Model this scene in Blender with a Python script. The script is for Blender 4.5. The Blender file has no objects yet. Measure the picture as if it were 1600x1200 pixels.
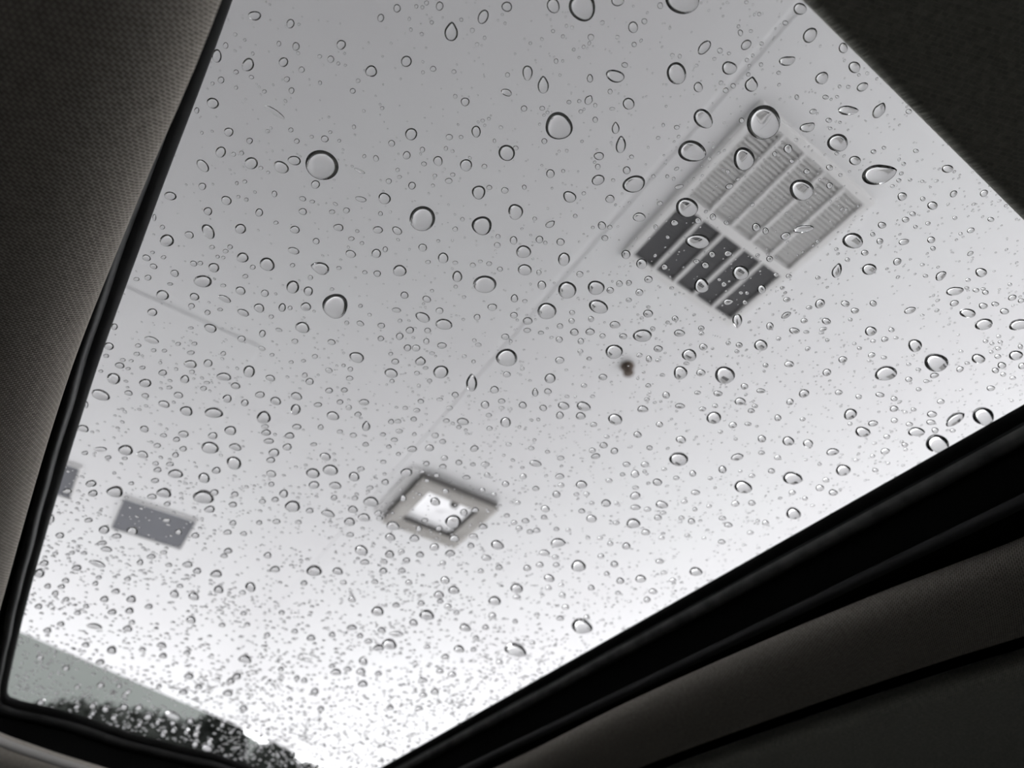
import bpy, bmesh, math, random
import numpy as np
from mathutils import Vector, Matrix

random.seed(7)
RNG = np.random.default_rng(11)
SC = bpy.context.scene
COL = SC.collection

# ------------------------------------------------------------------ camera, sky, exposure
# World: x = car's right, y = towards the windscreen, z = up; the lens is at (0, 0, EYE).
EYE = 1.15
FPX = 971.12306
D1 = np.array([-0.5648512, -0.60095509, -0.56550518])     # +y in camera axes
D2 = np.array([0.82516932, -0.41651404, -0.38159093])     # +x in camera axes
UP = np.array([0.00622183, 0.68217962, -0.73115816])      # +z in camera axes
R3 = Matrix([list(D2), list(D1), list(UP)])
cam = bpy.data.cameras.new('camera')
cam.sensor_fit = 'HORIZONTAL'
cam.sensor_width = 36.0
cam.lens = FPX * 36.0 / 1600.0
cam.clip_start = 0.01
cam.clip_end = 1000
cam.dof.use_dof = True
cam.dof.focus_distance = 0.405
cam.dof.aperture_fstop = 6.2
cam_ob = bpy.data.objects.new('camera', cam)
cam_ob.matrix_world = Matrix.Translation((0, 0, EYE)) @ R3.to_4x4()
COL.objects.link(cam_ob)
SC.camera = cam_ob

world = bpy.data.worlds.new('overcast_sky')
SC.world = world
world.use_nodes = True
wn = world.node_tree
bg = wn.nodes['Background']
tc = wn.nodes.new('ShaderNodeTexCoord')
nz = wn.nodes.new('ShaderNodeTexNoise')
nz.inputs['Scale'].default_value = 1.6
nz.inputs['Detail'].default_value = 3
wr = wn.nodes.new('ShaderNodeValToRGB')
wr.color_ramp.elements[0].position = 0.3
wr.color_ramp.elements[0].color = (0.955, 0.965, 0.97, 1)
wr.color_ramp.elements[1].position = 0.7
wr.color_ramp.elements[1].color = (1.0, 1.0, 1.0, 1)
wn.links.new(tc.outputs['Generated'], nz.inputs['Vector'])
wn.links.new(nz.outputs['Fac'], wr.inputs['Fac'])
wn.links.new(wr.outputs['Color'], bg.inputs['Color'])
bg.inputs['Strength'].default_value = 1.0

vs = SC.view_settings
vs.view_transform = 'Standard'
vs.look = 'None'
vs.gamma = 1.0
vs.use_curve_mapping = False
vs.exposure = 2.0
SC.cycles.max_bounces = 14
SC.cycles.transmission_bounces = 12
SC.cycles.transparent_max_bounces = 12
SC.cycles.diffuse_bounces = 5
SC.cycles.sample_clamp_indirect = 6.0
SC.cycles.use_denoising = True

# ------------------------------------------------------------------ helpers
def link(name, me, mat=None, parent=None):
    o = bpy.data.objects.new(name, me)
    COL.objects.link(o)
    if mat is not None:
        me.materials.append(mat)
    if parent is not None:
        o.parent = parent
    return o

def tag(o, label=None, cat=None, group=None, kind=None):
    if label: o['label'] = label
    if cat: o['category'] = cat
    if group: o['group'] = group
    if kind: o['kind'] = kind
    return o

def empty(name, loc=(0, 0, 0)):
    o = bpy.data.objects.new(name, None)
    o.location = loc
    o.empty_display_size = 0.05
    COL.objects.link(o)
    return o

def pydata(name, verts, faces, smooth=False):
    me = bpy.data.meshes.new(name)
    me.from_pydata([tuple(v) for v in verts], [], faces)
    if smooth:
        me.polygons.foreach_set('use_smooth', [True] * len(me.polygons))
    me.update()
    return me

def add_box(bm, x0, x1, y0, y1, z0, z1, bevel=0.0):
    r = bmesh.ops.create_cube(bm, size=1.0)
    for v in r['verts']:
        v.co = Vector(((x0 + x1) / 2 + v.co.x * (x1 - x0), (y0 + y1) / 2 + v.co.y * (y1 - y0), (z0 + z1) / 2 + v.co.z * (z1 - z0)))
    if bevel > 0:
        es = list({e for v in r['verts'] for e in v.link_edges})
        bmesh.ops.bevel(bm, geom=es, offset=bevel, segments=2, affect='EDGES', profile=0.6)

def bm_obj(name, bm, mat, parent=None, smooth=False):
    me = bpy.data.meshes.new(name)
    bm.normal_update()
    bm.to_mesh(me)
    bm.free()
    if smooth:
        me.polygons.foreach_set('use_smooth', [True] * len(me.polygons))
    return link(name, me, mat, parent)

def box_obj(name, x0, x1, y0, y1, z0, z1, mat, parent=None, bevel=0.0):
    bm = bmesh.new()
    add_box(bm, x0, x1, y0, y1, z0, z1, bevel)
    return bm_obj(name, bm, mat, parent)

def ring_obj(name, loops, mat, parent=None):
    """rectangular loops [(x0,x1,y0,y1,z), ...] bridged one after the other (a moulded frame)"""
    vs_, fs = [], []
    for (x0, x1, y0, y1, z) in loops:
        vs_ += [(x0, y0, z), (x1, y0, z), (x1, y1, z), (x0, y1, z)]
    for k in range(len(loops) - 1):
        for i in range(4):
            a, b = 4 * k + i, 4 * k + (i + 1) % 4
            fs.append((a, b, b + 4, a + 4))
    return link(name, pydata(name, vs_, fs), mat, parent)

def resample(pts, n, closed):
    """Catmull-Rom through the points, then evenly spaced by arc length"""
    P = [np.array(p, float) for p in pts]
    m = len(P)
    fine = []
    segs = m if closed else m - 1
    for i in range(segs):
        if closed:
            p0, p1, p2, p3 = P[i - 1], P[i], P[(i + 1) % m], P[(i + 2) % m]
        else:
            p0, p1, p2, p3 = P[max(i - 1, 0)], P[i], P[i + 1], P[min(i + 2, m - 1)]
        d = max(np.linalg.norm(p2 - p1), 1e-6)
        m1 = (p2 - p0) / max(np.linalg.norm(p2 - p1) + np.linalg.norm(p1 - p0), 1e-6) * d
        m2 = (p3 - p1) / max(np.linalg.norm(p3 - p2) + np.linalg.norm(p2 - p1), 1e-6) * d
        for t in np.linspace(0, 1, 16, endpoint=False):
            h = (2*t**3-3*t*t+1)*p1 + (t**3-2*t*t+t)*m1 + (-2*t**3+3*t*t)*p2 + (t**3-t*t)*m2
            fine.append(h)
    fine.append(P[0] if closed else P[-1])
    fine = np.array(fine)
    L = np.concatenate([[0], np.cumsum(np.linalg.norm(np.diff(fine, axis=0), axis=1))])
    s = np.linspace(0, L[-1], n + (1 if closed else 0))
    out = np.stack([np.interp(s, L, fine[:, k]) for k in range(2)], 1)
    return out[:-1] if closed else out

def sweep_loop(name, path, prof, mat, parent=None, wob=None, keep=None):
    """sweep a profile [(outward offset, z)] around a closed path in the xy plane; UV = metres along / across"""
    n = len(path)
    tan = np.roll(path, -1, 0) - np.roll(path, 1, 0)
    tan /= np.linalg.norm(tan, axis=1)[:, None]
    nor = np.stack([tan[:, 1], -tan[:, 0]], 1)
    c = path.mean(0)
    if ((path - c) * nor).sum() < 0:
        nor = -nor
    for _ in range(3):
        nor = (np.roll(nor, 1, 0) + 2 * nor + np.roll(nor, -1, 0))
        nor /= np.linalg.norm(nor, axis=1)[:, None]
    m = len(prof)
    V, F = [], []
    for i in range(n):
        for j, (d, z) in enumerate(prof):
            w = 0.0 if wob is None else wob(i / n, j)
            p = path[i] + nor[i] * (d + w)
            V.append((p[0], p[1], EYE + z))
    for i in range(n):
        k = (i + 1) % n
        for j in range(m - 1):
            F.append((i * m + j, k * m + j, k * m + j + 1, i * m + j + 1))
    me = pydata(name, V, F, True)
    seg = np.linalg.norm(np.roll(path, -1, 0) - path, axis=1)
    along = np.concatenate([[0], np.cumsum(seg)])
    across = np.concatenate([[0], np.cumsum(np.linalg.norm(np.diff(np.array(prof), axis=0), axis=1))])
    uv = me.uv_layers.new(name='UVMap')
    fi = 0
    for i in range(n):
        for j in range(m - 1):
            a0, a1, b0, b1 = along[i], along[i + 1], across[j], across[j + 1]
            for q in ((a0, b0), (a1, b0), (a1, b1), (a0, b1)):
                uv.data[fi].uv = q
                fi += 1
    if keep is not None:                       # only a stretch of the loop
        bm = bmesh.new()
        bm.from_mesh(me)
        bmesh.ops.delete(bm, geom=[f for f in bm.faces if not keep(f.calc_center_median())], context='FACES')
        bm.to_mesh(me)
        bm.free()
    return link(name, me, mat, parent)

def unproject(x, y, h):
    """point of the plane h above the lens that is seen at (x, y) -> (X, Y)"""
    r = np.array([x - 800.0, 600.0 - y, -FPX])
    t = h / (r @ UP)
    return np.array([t * (r @ D2), t * (r @ D1)])

# ------------------------------------------------------------------ materials
def mat_new(name, color, rough=0.6, spec=0.5, metal=0.0):
    m = bpy.data.materials.new(name)
    m.use_nodes = True
    b = m.node_tree.nodes['Principled BSDF']
    b.inputs['Base Color'].default_value = (*color, 1)
    b.inputs['Roughness'].default_value = rough
    b.inputs['Specular IOR Level'].default_value = spec
    b.inputs['Metallic'].default_value = metal
    return m

def mottle(m, c0, c1, scale=3.0, detail=4.0, coord='Object', bump=0.0, bscale=None, dist=0.01):
    nt = m.node_tree
    b = nt.nodes['Principled BSDF']
    t = nt.nodes.new('ShaderNodeTexCoord')
    n = nt.nodes.new('ShaderNodeTexNoise')
    n.inputs['Scale'].default_value = scale
    n.inputs['Detail'].default_value = detail
    r = nt.nodes.new('ShaderNodeValToRGB')
    r.color_ramp.elements[0].position = 0.35
    r.color_ramp.elements[1].position = 0.65
    r.color_ramp.elements[0].color = (*c0, 1)
    r.color_ramp.elements[1].color = (*c1, 1)
    nt.links.new(t.outputs[coord], n.inputs['Vector'])
    nt.links.new(n.outputs['Fac'], r.inputs['Fac'])
    nt.links.new(r.outputs['Color'], b.inputs['Base Color'])
    if bump > 0:
        n2 = nt.nodes.new('ShaderNodeTexNoise')
        n2.inputs['Scale'].default_value = bscale or scale * 4
        bp = nt.nodes.new('ShaderNodeBump')
        bp.inputs['Strength'].default_value = bump
        bp.inputs['Distance'].default_value = dist
        nt.links.new(t.outputs[coord], n2.inputs['Vector'])
        nt.links.new(n2.outputs['Fac'], bp.inputs['Height'])
        nt.links.new(bp.outputs['Normal'], b.inputs['Normal'])
    return m

def fabric(name, thread, gap, angle, pitch, coord='UV'):
    """knitted headlining: rows of short dark gaps between raised threads"""
    m = mat_new(name, thread, 0.95, 0.1)
    nt = m.node_tree
    b = nt.nodes['Principled BSDF']
    t = nt.nodes.new('ShaderNodeTexCoord')
    mp = nt.nodes.new('ShaderNodeMapping')
    mp.inputs['Rotation'].default_value = (0, 0, angle)
    br = nt.nodes.new('ShaderNodeTexBrick')
    br.inputs['Scale'].default_value = 1.0
    br.inputs['Brick Width'].default_value = pitch
    br.inputs['Row Height'].default_value = pitch * 0.5
    br.inputs['Mortar Size'].default_value = pitch * 0.12
    br.inputs['Mortar Smooth'].default_value = 0.8
    br.inputs['Color1'].default_value = (*gap, 1)
    br.inputs['Color2'].default_value = (*[g * 1.25 for g in gap], 1)
    br.inputs['Mortar'].default_value = (*thread, 1)
    ns = nt.nodes.new('ShaderNodeTexNoise')
    ns.inputs['Scale'].default_value = 260.0
    mx = nt.nodes.new('ShaderNodeMix')
    mx.data_type = 'RGBA'
    mx.blend_type = 'MULTIPLY'
    mx.inputs['Factor'].default_value = 0.5
    bp = nt.nodes.new('ShaderNodeBump')
    bp.inputs['Strength'].default_value = 0.6
    bp.inputs['Distance'].default_value = pitch * 0.25
    nt.links.new(t.outputs[coord], mp.inputs['Vector'])
    nt.links.new(mp.outputs['Vector'], br.inputs['Vector'])
    nt.links.new(t.outputs[coord], ns.inputs['Vector'])
    nt.links.new(br.outputs['Color'], mx.inputs['A'])
    nt.links.new(ns.outputs['Fac'], mx.inputs['B'])
    nt.links.new(mx.outputs['Result'], b.inputs['Base Color'])
    nt.links.new(br.outputs['Fac'], bp.inputs['Height'])
    nt.links.new(bp.outputs['Normal'], b.inputs['Normal'])
    return m

def glass_mat():
    m = bpy.data.materials.new('tinted_glass')
    m.use_nodes = True
    nt = m.node_tree
    nt.nodes.clear()
    o = nt.nodes.new('ShaderNodeOutputMaterial')
    t = nt.nodes.new('ShaderNodeBsdfTransparent')
    t.inputs['Color'].default_value = (0.975, 0.975, 0.98, 1)
    g = nt.nodes.new('ShaderNodeBsdfGlossy')
    g.inputs['Roughness'].default_value = 0.02
    mx = nt.nodes.new('ShaderNodeMixShader')
    mx.inputs['Fac'].default_value = 0.006
    nt.links.new(t.outputs[0], mx.inputs[1])
    nt.links.new(g.outputs[0], mx.inputs[2])
    nt.links.new(mx.outputs[0], o.inputs['Surface'])
    return m

def water_mat():
    m = bpy.data.materials.new('rain_water')
    m.use_nodes = True
    nt = m.node_tree
    nt.nodes.clear()
    o = nt.nodes.new('ShaderNodeOutputMaterial')
    g = nt.nodes.new('ShaderNodeBsdfGlass')
    g.inputs['IOR'].default_value = 1.333
    g.inputs['Roughness'].default_value = 0.0
    g.inputs['Color'].default_value = (1, 1, 1, 1)
    nt.links.new(g.outputs[0], o.inputs['Surface'])
    return m

M = {
    'canopy': mottle(mat_new('white_painted_metal', (0.8, 0.8, 0.81), 0.32, 0.85), (0.78, 0.775, 0.785), (0.80, 0.805, 0.81), 0.7, 2),
    'trimwhite': mat_new('white_trim', (0.75, 0.745, 0.74), 0.5, 0.4),
    'vent_dark': mat_new('dark_duct', (0.095, 0.095, 0.098), 0.8, 0.2),
    'vent_slat': mat_new('grey_slat', (0.21, 0.21, 0.215), 0.6, 0.3),
    'vent_light': mat_new('light_vent_back', (0.45, 0.445, 0.435), 0.7, 0.3),
    'vent_lslat': mat_new('light_slat', (0.74, 0.735, 0.725), 0.6, 0.3),
    'lamp_metal': mottle(mat_new('brushed_aluminium', (0.45, 0.43, 0.41), 0.5, 0.4, 0.2), (0.36, 0.345, 0.325), (0.43, 0.415, 0.395), 6, 2),
    'lamp_side': mat_new('dark_lamp_side', (0.14, 0.135, 0.13), 0.6, 0.3),
    'lamp_refl': mat_new('lamp_reflector', (0.88, 0.88, 0.89), 0.3, 0.5, 0.45),
    'panel_grey': mottle(mat_new('blue_grey_panel', (0.17, 0.175, 0.195), 0.6, 0.3), (0.165, 0.17, 0.19), (0.18, 0.185, 0.205), 2.5, 3),
    'sprinkler': mat_new('brown_bronze', (0.10, 0.075, 0.06), 0.5, 0.4, 0.3),
    'rubber': mottle(mat_new('black_rubber', (0.006, 0.006, 0.006), 0.6, 0.1), (0.005, 0.005, 0.005), (0.008, 0.008, 0.008), 60, 3),
    'rail': mottle(mat_new('black_satin_rail', (0.012, 0.012, 0.012), 0.42, 0.2), (0.004, 0.004, 0.004), (0.009, 0.009, 0.009), 45, 4, bump=0.15, bscale=160, dist=0.001),
    'strip': mottle(mat_new('mottled_rail_strip', (0.04, 0.04, 0.04), 0.45, 0.5), (0.03, 0.03, 0.03), (0.08, 0.08, 0.077), 38, 5, bump=0.2, bscale=140, dist=0.001),
    'flock': mat_new('black_flock', (0.004, 0.004, 0.004), 0.95, 0.05),
    'ledge': mat_new('charcoal_plastic', (0.02, 0.02, 0.021), 0.6, 0.3),
    'edge_trim': mat_new('grey_edge_strip', (0.30, 0.29, 0.28), 0.6, 0.3),
    'fabric': fabric('beige_grey_headlining', (0.68, 0.63, 0.565), (0.24, 0.218, 0.195), math.radians(70), 0.0034),
    'fabric2': fabric('grey_headlining', (0.74, 0.745, 0.68), (0.42, 0.42, 0.375), math.radians(50), 0.0034),
    'shade': fabric('olive_grey_blind', (0.64, 0.64, 0.57), (0.46, 0.46, 0.41), math.radians(20), 0.004),
    'cabin': mottle(mat_new('dark_cabin_trim', (0.05, 0.047, 0.042), 0.8, 0.2), (0.12, 0.118, 0.11), (0.16, 0.157, 0.148), 8, 3),
    'dark_trim': mat_new('dark_upper_trim', (0.012, 0.012, 0.012), 0.9, 0.1),
    'car_paint': mat_new('dark_car_paint', (0.012, 0.012, 0.013), 0.5, 0.15),
    'glass': glass_mat(),
    'water': water_mat(),
    'ground': mottle(mat_new('wet_concrete', (0.3, 0.3, 0.3), 0.5, 0.4), (0.53, 0.525, 0.53), (0.59, 0.585, 0.59), 0.4, 6),
    'asphalt': mottle(mat_new('dark_asphalt', (0.06, 0.06, 0.06), 0.7, 0.3), (0.05, 0.05, 0.05), (0.08, 0.08, 0.08), 1.2, 6),
    'hill': mottle(mat_new('misty_hillside', (0.3, 0.32, 0.3), 0.95, 0.0), (0.085, 0.092, 0.087), (0.105, 0.112, 0.107), 0.03, 5),
    'leaf': mottle(mat_new('dark_leaf', (0.022, 0.028, 0.02), 0.8, 0.1), (0.006, 0.007, 0.006), (0.010, 0.012, 0.010), 1.5, 3),
    'bark': mottle(mat_new('wet_bark', (0.03, 0.026, 0.022), 0.9, 0.1), (0.025, 0.022, 0.02), (0.04, 0.034, 0.03), 6, 3),
}

# ------------------------------------------------------------------ ground, hill, canopy
link('ground', pydata('ground', [(-160, -160, 0), (160, -160, 0), (160, 200, 0), (-160, 200, 0)], [(0, 1, 2, 3)]), M['ground'])
tag(bpy.data.objects['ground'], 'pale wet concrete forecourt around the car', kind='structure')

link('added_asphalt', pydata('added_asphalt', [(-16, -20, 0.02), (3.3, -20, 0.02), (3.3, 5.0, 0.02), (-16, 5.0, 0.02)], [(0, 1, 2, 3)]), M['asphalt'])  # added out of view to cut the bounce light on the soffit
tag(bpy.data.objects['added_asphalt'], 'unseen dark asphalt added under the canopy to cut bounce light', kind='structure')
HC = 2.6                       # canopy soffit above the lens
ZC = EYE + HC
CX0, CX1, CY0, CY1 = -16.0, 4.35, -20.0, 7.0
SEAM = 0.443 * HC
canopy = empty('ceiling', (0, 0, ZC))
tag(canopy, 'white metal canopy soffit of long panels above the car', kind='structure')

def yend(x):                   # the canopy's front edge runs askew to the car
    return HC * (2.75 + (max(x, -2.1) / HC + 0.25) * 0.524)

def soffit_panel(x0, x1):
    # one long pan with folded-up edges; a 9 mm recessed joint stays between two pans
    vs_ = [(x0, CY0, 0), (x1, CY0, 0), (x1, yend(x1), 0), (x0, yend(x0), 0)]
    up = [(x, y, 0.06) for (x, y, z) in vs_]
    fs = [(3, 2, 1, 0), (0, 1, 5, 4), (1, 2, 6, 5), (2, 3, 7, 6), (3, 0, 4, 7), (4, 5, 6, 7)]
    o = link('panel', pydata('panel', vs_ + up, fs), M['canopy'], canopy)
    bv = o.modifiers.new('bevel', 'BEVEL')
    bv.width = 0.004
    bv.segments = 2
    return o

soffit_panel(SEAM + 0.014, CX1)
px = SEAM - 0.014
while px > CX0 + 0.5:
    soffit_panel(max(px - 3.2, CX0), px)
    px -= 3.228
box_obj('joint_strip', SEAM - 0.016, SEAM + 0.016, CY0, yend(SEAM) - 0.05, 0.004, 0.03, M['canopy'], canopy, 0.001)
dk = [(CX0 - 0.1, CY0 - 0.1), (CX1 + 0.05, CY0 - 0.1), (CX1 + 0.05, yend(CX1) + 0.05), (-2.1, yend(-2.1) + 0.05), (CX0 - 0.1, yend(-2.1) + 0.05)]
link('roof_deck', pydata('roof_deck', [(x, y, 0.07) for x, y in dk] + [(x, y, 0.3) for x, y in dk],
     [(4, 3, 2, 1, 0), (5, 6, 7, 8, 9)] + [(i, (i + 1) % 5, 5 + (i + 1) % 5, 5 + i) for i in range(5)]), M['canopy'], canopy)

# faint access hatch beside the vehicle, a plate a few millimetres proud
hatch = empty('access_hatch', (0, 0, ZC))
tag(hatch, 'faint white access hatch cover in the ceiling above the small grey panel', 'hatch')
box_obj('cover_plate', -1.5, 0.075, 2.56, 3.45, -0.006, -0.0005, M['canopy'], hatch, 0.003)

# ceiling grille: light louvres behind, dark open louvres in front, five bays each
vent = empty('ceiling_vent', (1.67, 0.6, ZC))
tag(vent, 'large white ceiling grille with five pale bays and five dark bays', 'vent')
def vx(v): return v * HC - 1.67
def vy(u): return u * HC - 0.6
VX0, VX1, VY0, VY1, VYM = vx(0.505), vx(0.785), vy(0.066), vy(0.386), vy(0.243)
FR = 0.03
ring_obj('frame', [(VX0 - 0.012, VX1 + 0.012, VY0 - 0.012, VY1 + 0.012, -0.0005), (VX0 - 0.004, VX1 + 0.004, VY0 - 0.004, VY1 + 0.004, -0.03),
                   (VX0 + FR, VX1 - FR, VY0 + FR, VY1 - FR, -0.03), (VX0 + FR, VX1 - FR, VY0 + FR, VY1 - FR, -0.001)], M['trimwhite'], vent)
box_obj('cross_bar', VX0 + FR, VX1 - FR, VYM - 0.024, VYM + 0.024, -0.032, -0.002, M['trimwhite'], vent, 0.004)
NB = 5
wx0, wx1 = VX0 + FR, VX1 - FR
bw = (wx1 - wx0) / NB
for half, (ya, yb) in enumerate(((VY0 + FR, VYM - 0.024), (VYM + 0.024, VY1 - FR))):
    back = M['vent_light'] if half == 0 else M['vent_dark']
    sm = M['vent_lslat'] if half == 0 else M['vent_slat']
    box_obj('back_plate', wx0, wx1, ya, yb, -0.006, -0.001, back, vent)
    for k in range(1, NB):
        xb = wx0 + bw * k
        box_obj('bar', xb - 0.009, xb + 0.009, ya, yb, -0.03, -0.007, M['trimwhite'], vent, 0.003)
    for k in range(NB):
        bm = bmesh.new()
        a, b_ = wx0 + bw * k + 0.010, wx0 + bw * (k + 1) - 0.010
        ns_ = int((yb - ya) / 0.0185)
        for i in range(ns_):
            yc = ya + (i + 0.5) * (yb - ya) / ns_
            hw = 0.0045 if half == 0 else 0.0035
            add_box(bm, a, b_, yc - hw, yc + hw, -0.022 if half == 0 else -0.018, -0.007)
        tag(bm_obj('louvre_slats', bm, sm, vent), kind='stuff')

# square surface lamp with a recessed bright reflector
lamp = empty('ceiling_lamp', (1.62, 3.3, ZC))
tag(lamp, 'square aluminium ceiling lamp with recessed bright reflector beside the panel seam', 'lamp')
lx0, lx1, ly0, ly1 = -0.295, 0.295, -0.30, 0.285
ring_obj('housing', [(lx0, lx1, ly0, ly1, -0.0005), (lx0, lx1, ly0, ly1, -0.055)], M['lamp_side'], lamp)
def sq(d, z): return (lx0 + d, lx1 - d, ly0 + d, ly1 - d, z)
ring_obj('bezel', [sq(-0.004, -0.052), sq(-0.004, -0.063), sq(0.022, -0.068), sq(0.10, -0.058)], M['lamp_metal'], lamp)
ring_obj('recess', [sq(0.10, -0.058), sq(0.112, -0.030), sq(0.120, -0.0295)], M['lamp_side'], lamp)  # dark colour stands in for the shade of a deeper recess
ring_obj('reflector', [sq(0.118, -0.030), sq(0.15, -0.018), sq(0.27, -0.010)], M['lamp_refl'], lamp)
box_obj('side_trim', lx0 - 0.085, lx0 - 0.012, ly0 - 0.02, ly1 - 0.02, -0.016, -0.0005, M['trimwhite'], lamp, 0.004)
box_obj('reflector_plate', lx0 + 0.12, lx1 - 0.12, ly0 + 0.12, ly1 - 0.12, -0.007, -0.002, M['lamp_refl'], lamp)
bm = bmesh.new()
bmesh.ops.create_uvsphere(bm, u_segments=20, v_segments=12, radius=0.04)
for v in bm.verts:
    v.co = Vector((v.co.x * 0.8 + 0.03, v.co.y * 0.8 - 0.16, v.co.z * 0.6 - 0.042))
bm_obj('bulb', bm, M['lamp_side'], lamp, True)
bm = bmesh.new()
add_box(bm, 0.01, 0.05, -0.17, -0.15, -0.04, -0.012)
bm_obj('bulb_holder', bm, M['lamp_side'], lamp)

# blue grey panels in a row further on
def grey_panel(xc, yc, w, d, label):
    p = empty('grey_ceiling_panel', (xc, yc, ZC))
    tag(p, label, 'panel', 'grey panels let into the ceiling')
    ring_obj('frame', [(-w/2 - 0.012, w/2 + 0.012, -d/2 - 0.012, d/2 + 0.012, -0.0005), (-w/2 - 0.010, w/2 + 0.010, -d/2 - 0.010, d/2 + 0.010, -0.016),
                       (-w/2, w/2, -d/2, d/2, -0.016), (-w/2, w/2, -d/2, d/2, -0.004)], M['trimwhite'], p)
    box_obj('insert', -w/2, w/2, -d/2, d/2, -0.008, -0.002, M['panel_grey'], p)
    return p
grey_panel(0.0, 1.785 * HC, 0.49, 0.44, 'blue grey rectangular ceiling panel standing clear of the black left seal')
grey_panel(-0.815, 1.71 * HC, 0.52, 0.40, 'grey ceiling panel mostly hidden behind the black left seal')

# small brown sprinkler
spk = empty('ceiling_sprinkler', (0.695 * HC, 0.59 * HC, ZC))
tag(spk, 'small brown round sprinkler on the ceiling in front of the grille', 'sprinkler')
def lathe(name, prof, mat, parent, n=20):
    V, F = [], []
    for (r, z) in prof:
        for i in range(n):
            a = 2 * math.pi * i / n
            V.append((r * math.cos(a), r * math.sin(a), z))
    for k in range(len(prof) - 1):
        for i in range(n):
            j = (i + 1) % n
            F.append((k * n + i, k * n + j, (k + 1) * n + j, (k + 1) * n + i))
    return link(name, pydata(name, V, F, True), mat, parent)
lathe('rosette', [(0.040, -0.0005), (0.040, -0.006), (0.028, -0.016), (0.018, -0.018), (0.001, -0.018)], M['sprinkler'], spk)
lathe('body', [(0.016, -0.018), (0.016, -0.032), (0.009, -0.038), (0.009, -0.052), (0.001, -0.053)], M['sprinkler'], spk)
lathe('deflector', [(0.001, -0.053), (0.030, -0.053), (0.031, -0.057), (0.001, -0.058)], M['sprinkler'], spk)

# misty hillside beyond the canopy
def polar(az, dist): return (dist * math.sin(math.radians(az)), dist * math.cos(math.radians(az)))
AZ = [-110, -40, -25, -12, -5.2, 1, 8.5, 14, 18, 25, 40, 110]
EL = [15, 19.5, 21.5, 21.6, 20.9, 19.6, 18.0, 15.9, 14, 13, 13, 13]
V, F = [], []
NA, NR = 400, 12
for i in range(NA + 1):
    az = -110 + 220 * i / NA
    top = math.tan(math.radians(float(np.interp(az, AZ, EL)))) * 110
    top += 0.10 * math.sin(az * 1.9) + 0.08 * math.sin(az * 4.3 + 1)
    for k in range(NR + 1):
        f = k / NR
        dist = 70 + 40 * f
        z = (top + EYE) * (f ** 1.3)
        x, y = polar(az, dist)
        V.append((x, y, z + (0.5 * math.sin(az * 0.7 + k) if 0 < k < NR - 2 else 0) * f - (0.4 if k == 0 else 0)))
for i in range(NA):
    for k in range(NR):
        a = i * (NR + 1) + k
        F.append((a, a + NR + 1, a + NR + 2, a + 1))
hill = link('hillside', pydata('hillside', V, F, True), M['hill'])
tag(hill, 'grey misty hillside rising behind the dark trees', 'hill', kind='structure')

# dark trees in front of it
def tree(az, dist, top_el, blobs, label, leaves, seed, leaf=0.09):
    rr = random.Random(seed)
    x0, y0 = polar(az, dist)
    t = empty('tree', (x0, y0, 0))
    tag(t, label, 'tree', 'dark trees beyond the canopy')
    H = dist * math.tan(math.radians(top_el)) + EYE
    V, F = [], []
    per = leaves // len(blobs)
    sc = dist / 17.5
    for (bx, bz, rx, rz) in blobs:           # offsets across the view, drop below the top, radii
        bx, bz, rx, rz = bx * sc, bz * sc, rx * sc, rz * sc
        nb = len(V)                           # dense inner mass of the crown
        for a in range(7):
            for c in range(12):
                th, ph = math.pi * a / 6, 2 * math.pi * c / 12
                k = 0.93 * rr.uniform(0.94, 1.04)
                V.append(Vector((bx + rx * k * math.sin(th) * math.cos(ph), rx * 0.7 * k * math.sin(th) * math.sin(ph), H - bz + rz * k * math.cos(th))))
        for a in range(6):
            for c in range(12):
                F.append((nb + a * 12 + c, nb + a * 12 + (c + 1) % 12, nb + a * 12 + 12 + (c + 1) % 12, nb + a * 12 + 12 + c))
        for _ in range(per):
            while True:
                p = [rr.uniform(-1, 1) for _ in range(3)]
                q = math.sqrt(sum(c * c for c in p))
                if 0.75 < q < 1: break
            c = Vector((bx + p[0] * rx, p[1] * rx * 0.8, H - bz + p[2] * rz))
            u = Vector([rr.gauss(0, 1) for _ in range(3)]).normalized() * leaf * rr.uniform(0.6, 1.2)
            w = u.cross(Vector([rr.gauss(0, 1) for _ in range(3)]).normalized()).normalized() * leaf * 0.5
            i = len(V)
            V += [c - u, c + w, c + u, c - w]
            F.append((i, i + 1, i + 2, i + 3))
    tag(link('foliage', pydata('foliage', V, F), M['leaf'], t), kind='stuff')
    tr = lathe('trunk', [(0.16, 0), (0.13, H * 0.3), (0.09, H * 0.6), (0.02, H * 0.85)], M['bark'], t, 10)
    for k in range(4):
        a = rr.uniform(0, 6.28)
        d = Vector((math.cos(a), math.sin(a), 0.9)).normalized()
        st = Vector((0, 0, H * (0.45 + 0.08 * k)))
        pr = []
        s = d.orthogonal().normalized()
        b2 = d.cross(s)
        for q, r in ((0, 0.05), (0.6, 0.035), (1.2, 0.012)):
            for i in range(6):
                an = i * math.pi / 3
                pr.append(st + d * q + (s * math.cos(an) + b2 * math.sin(an)) * r)
        fs = [(k2 * 6 + i, k2 * 6 + (i + 1) % 6, k2 * 6 + 6 + (i + 1) % 6, k2 * 6 + 6 + i) for k2 in range(2) for i in range(6)]
        link('branch', pydata('branch', pr, fs, True), M['bark'], t)
    return t
tree(3.6, 24, 17.0, [(-1.5, 1.42, 0.9, 1.1), (-0.75, 1.2, 1.0, 1.15), (0, 1.15, 1.0, 1.15), (0.75, 1.15, 1.0, 1.15), (1.45, 1.2, 0.9, 1.15), (0.0, 2.8, 2.3, 1.6)], 'broad dark round-topped tree nearest the left seal', 9000, 3, 0.1)
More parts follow.
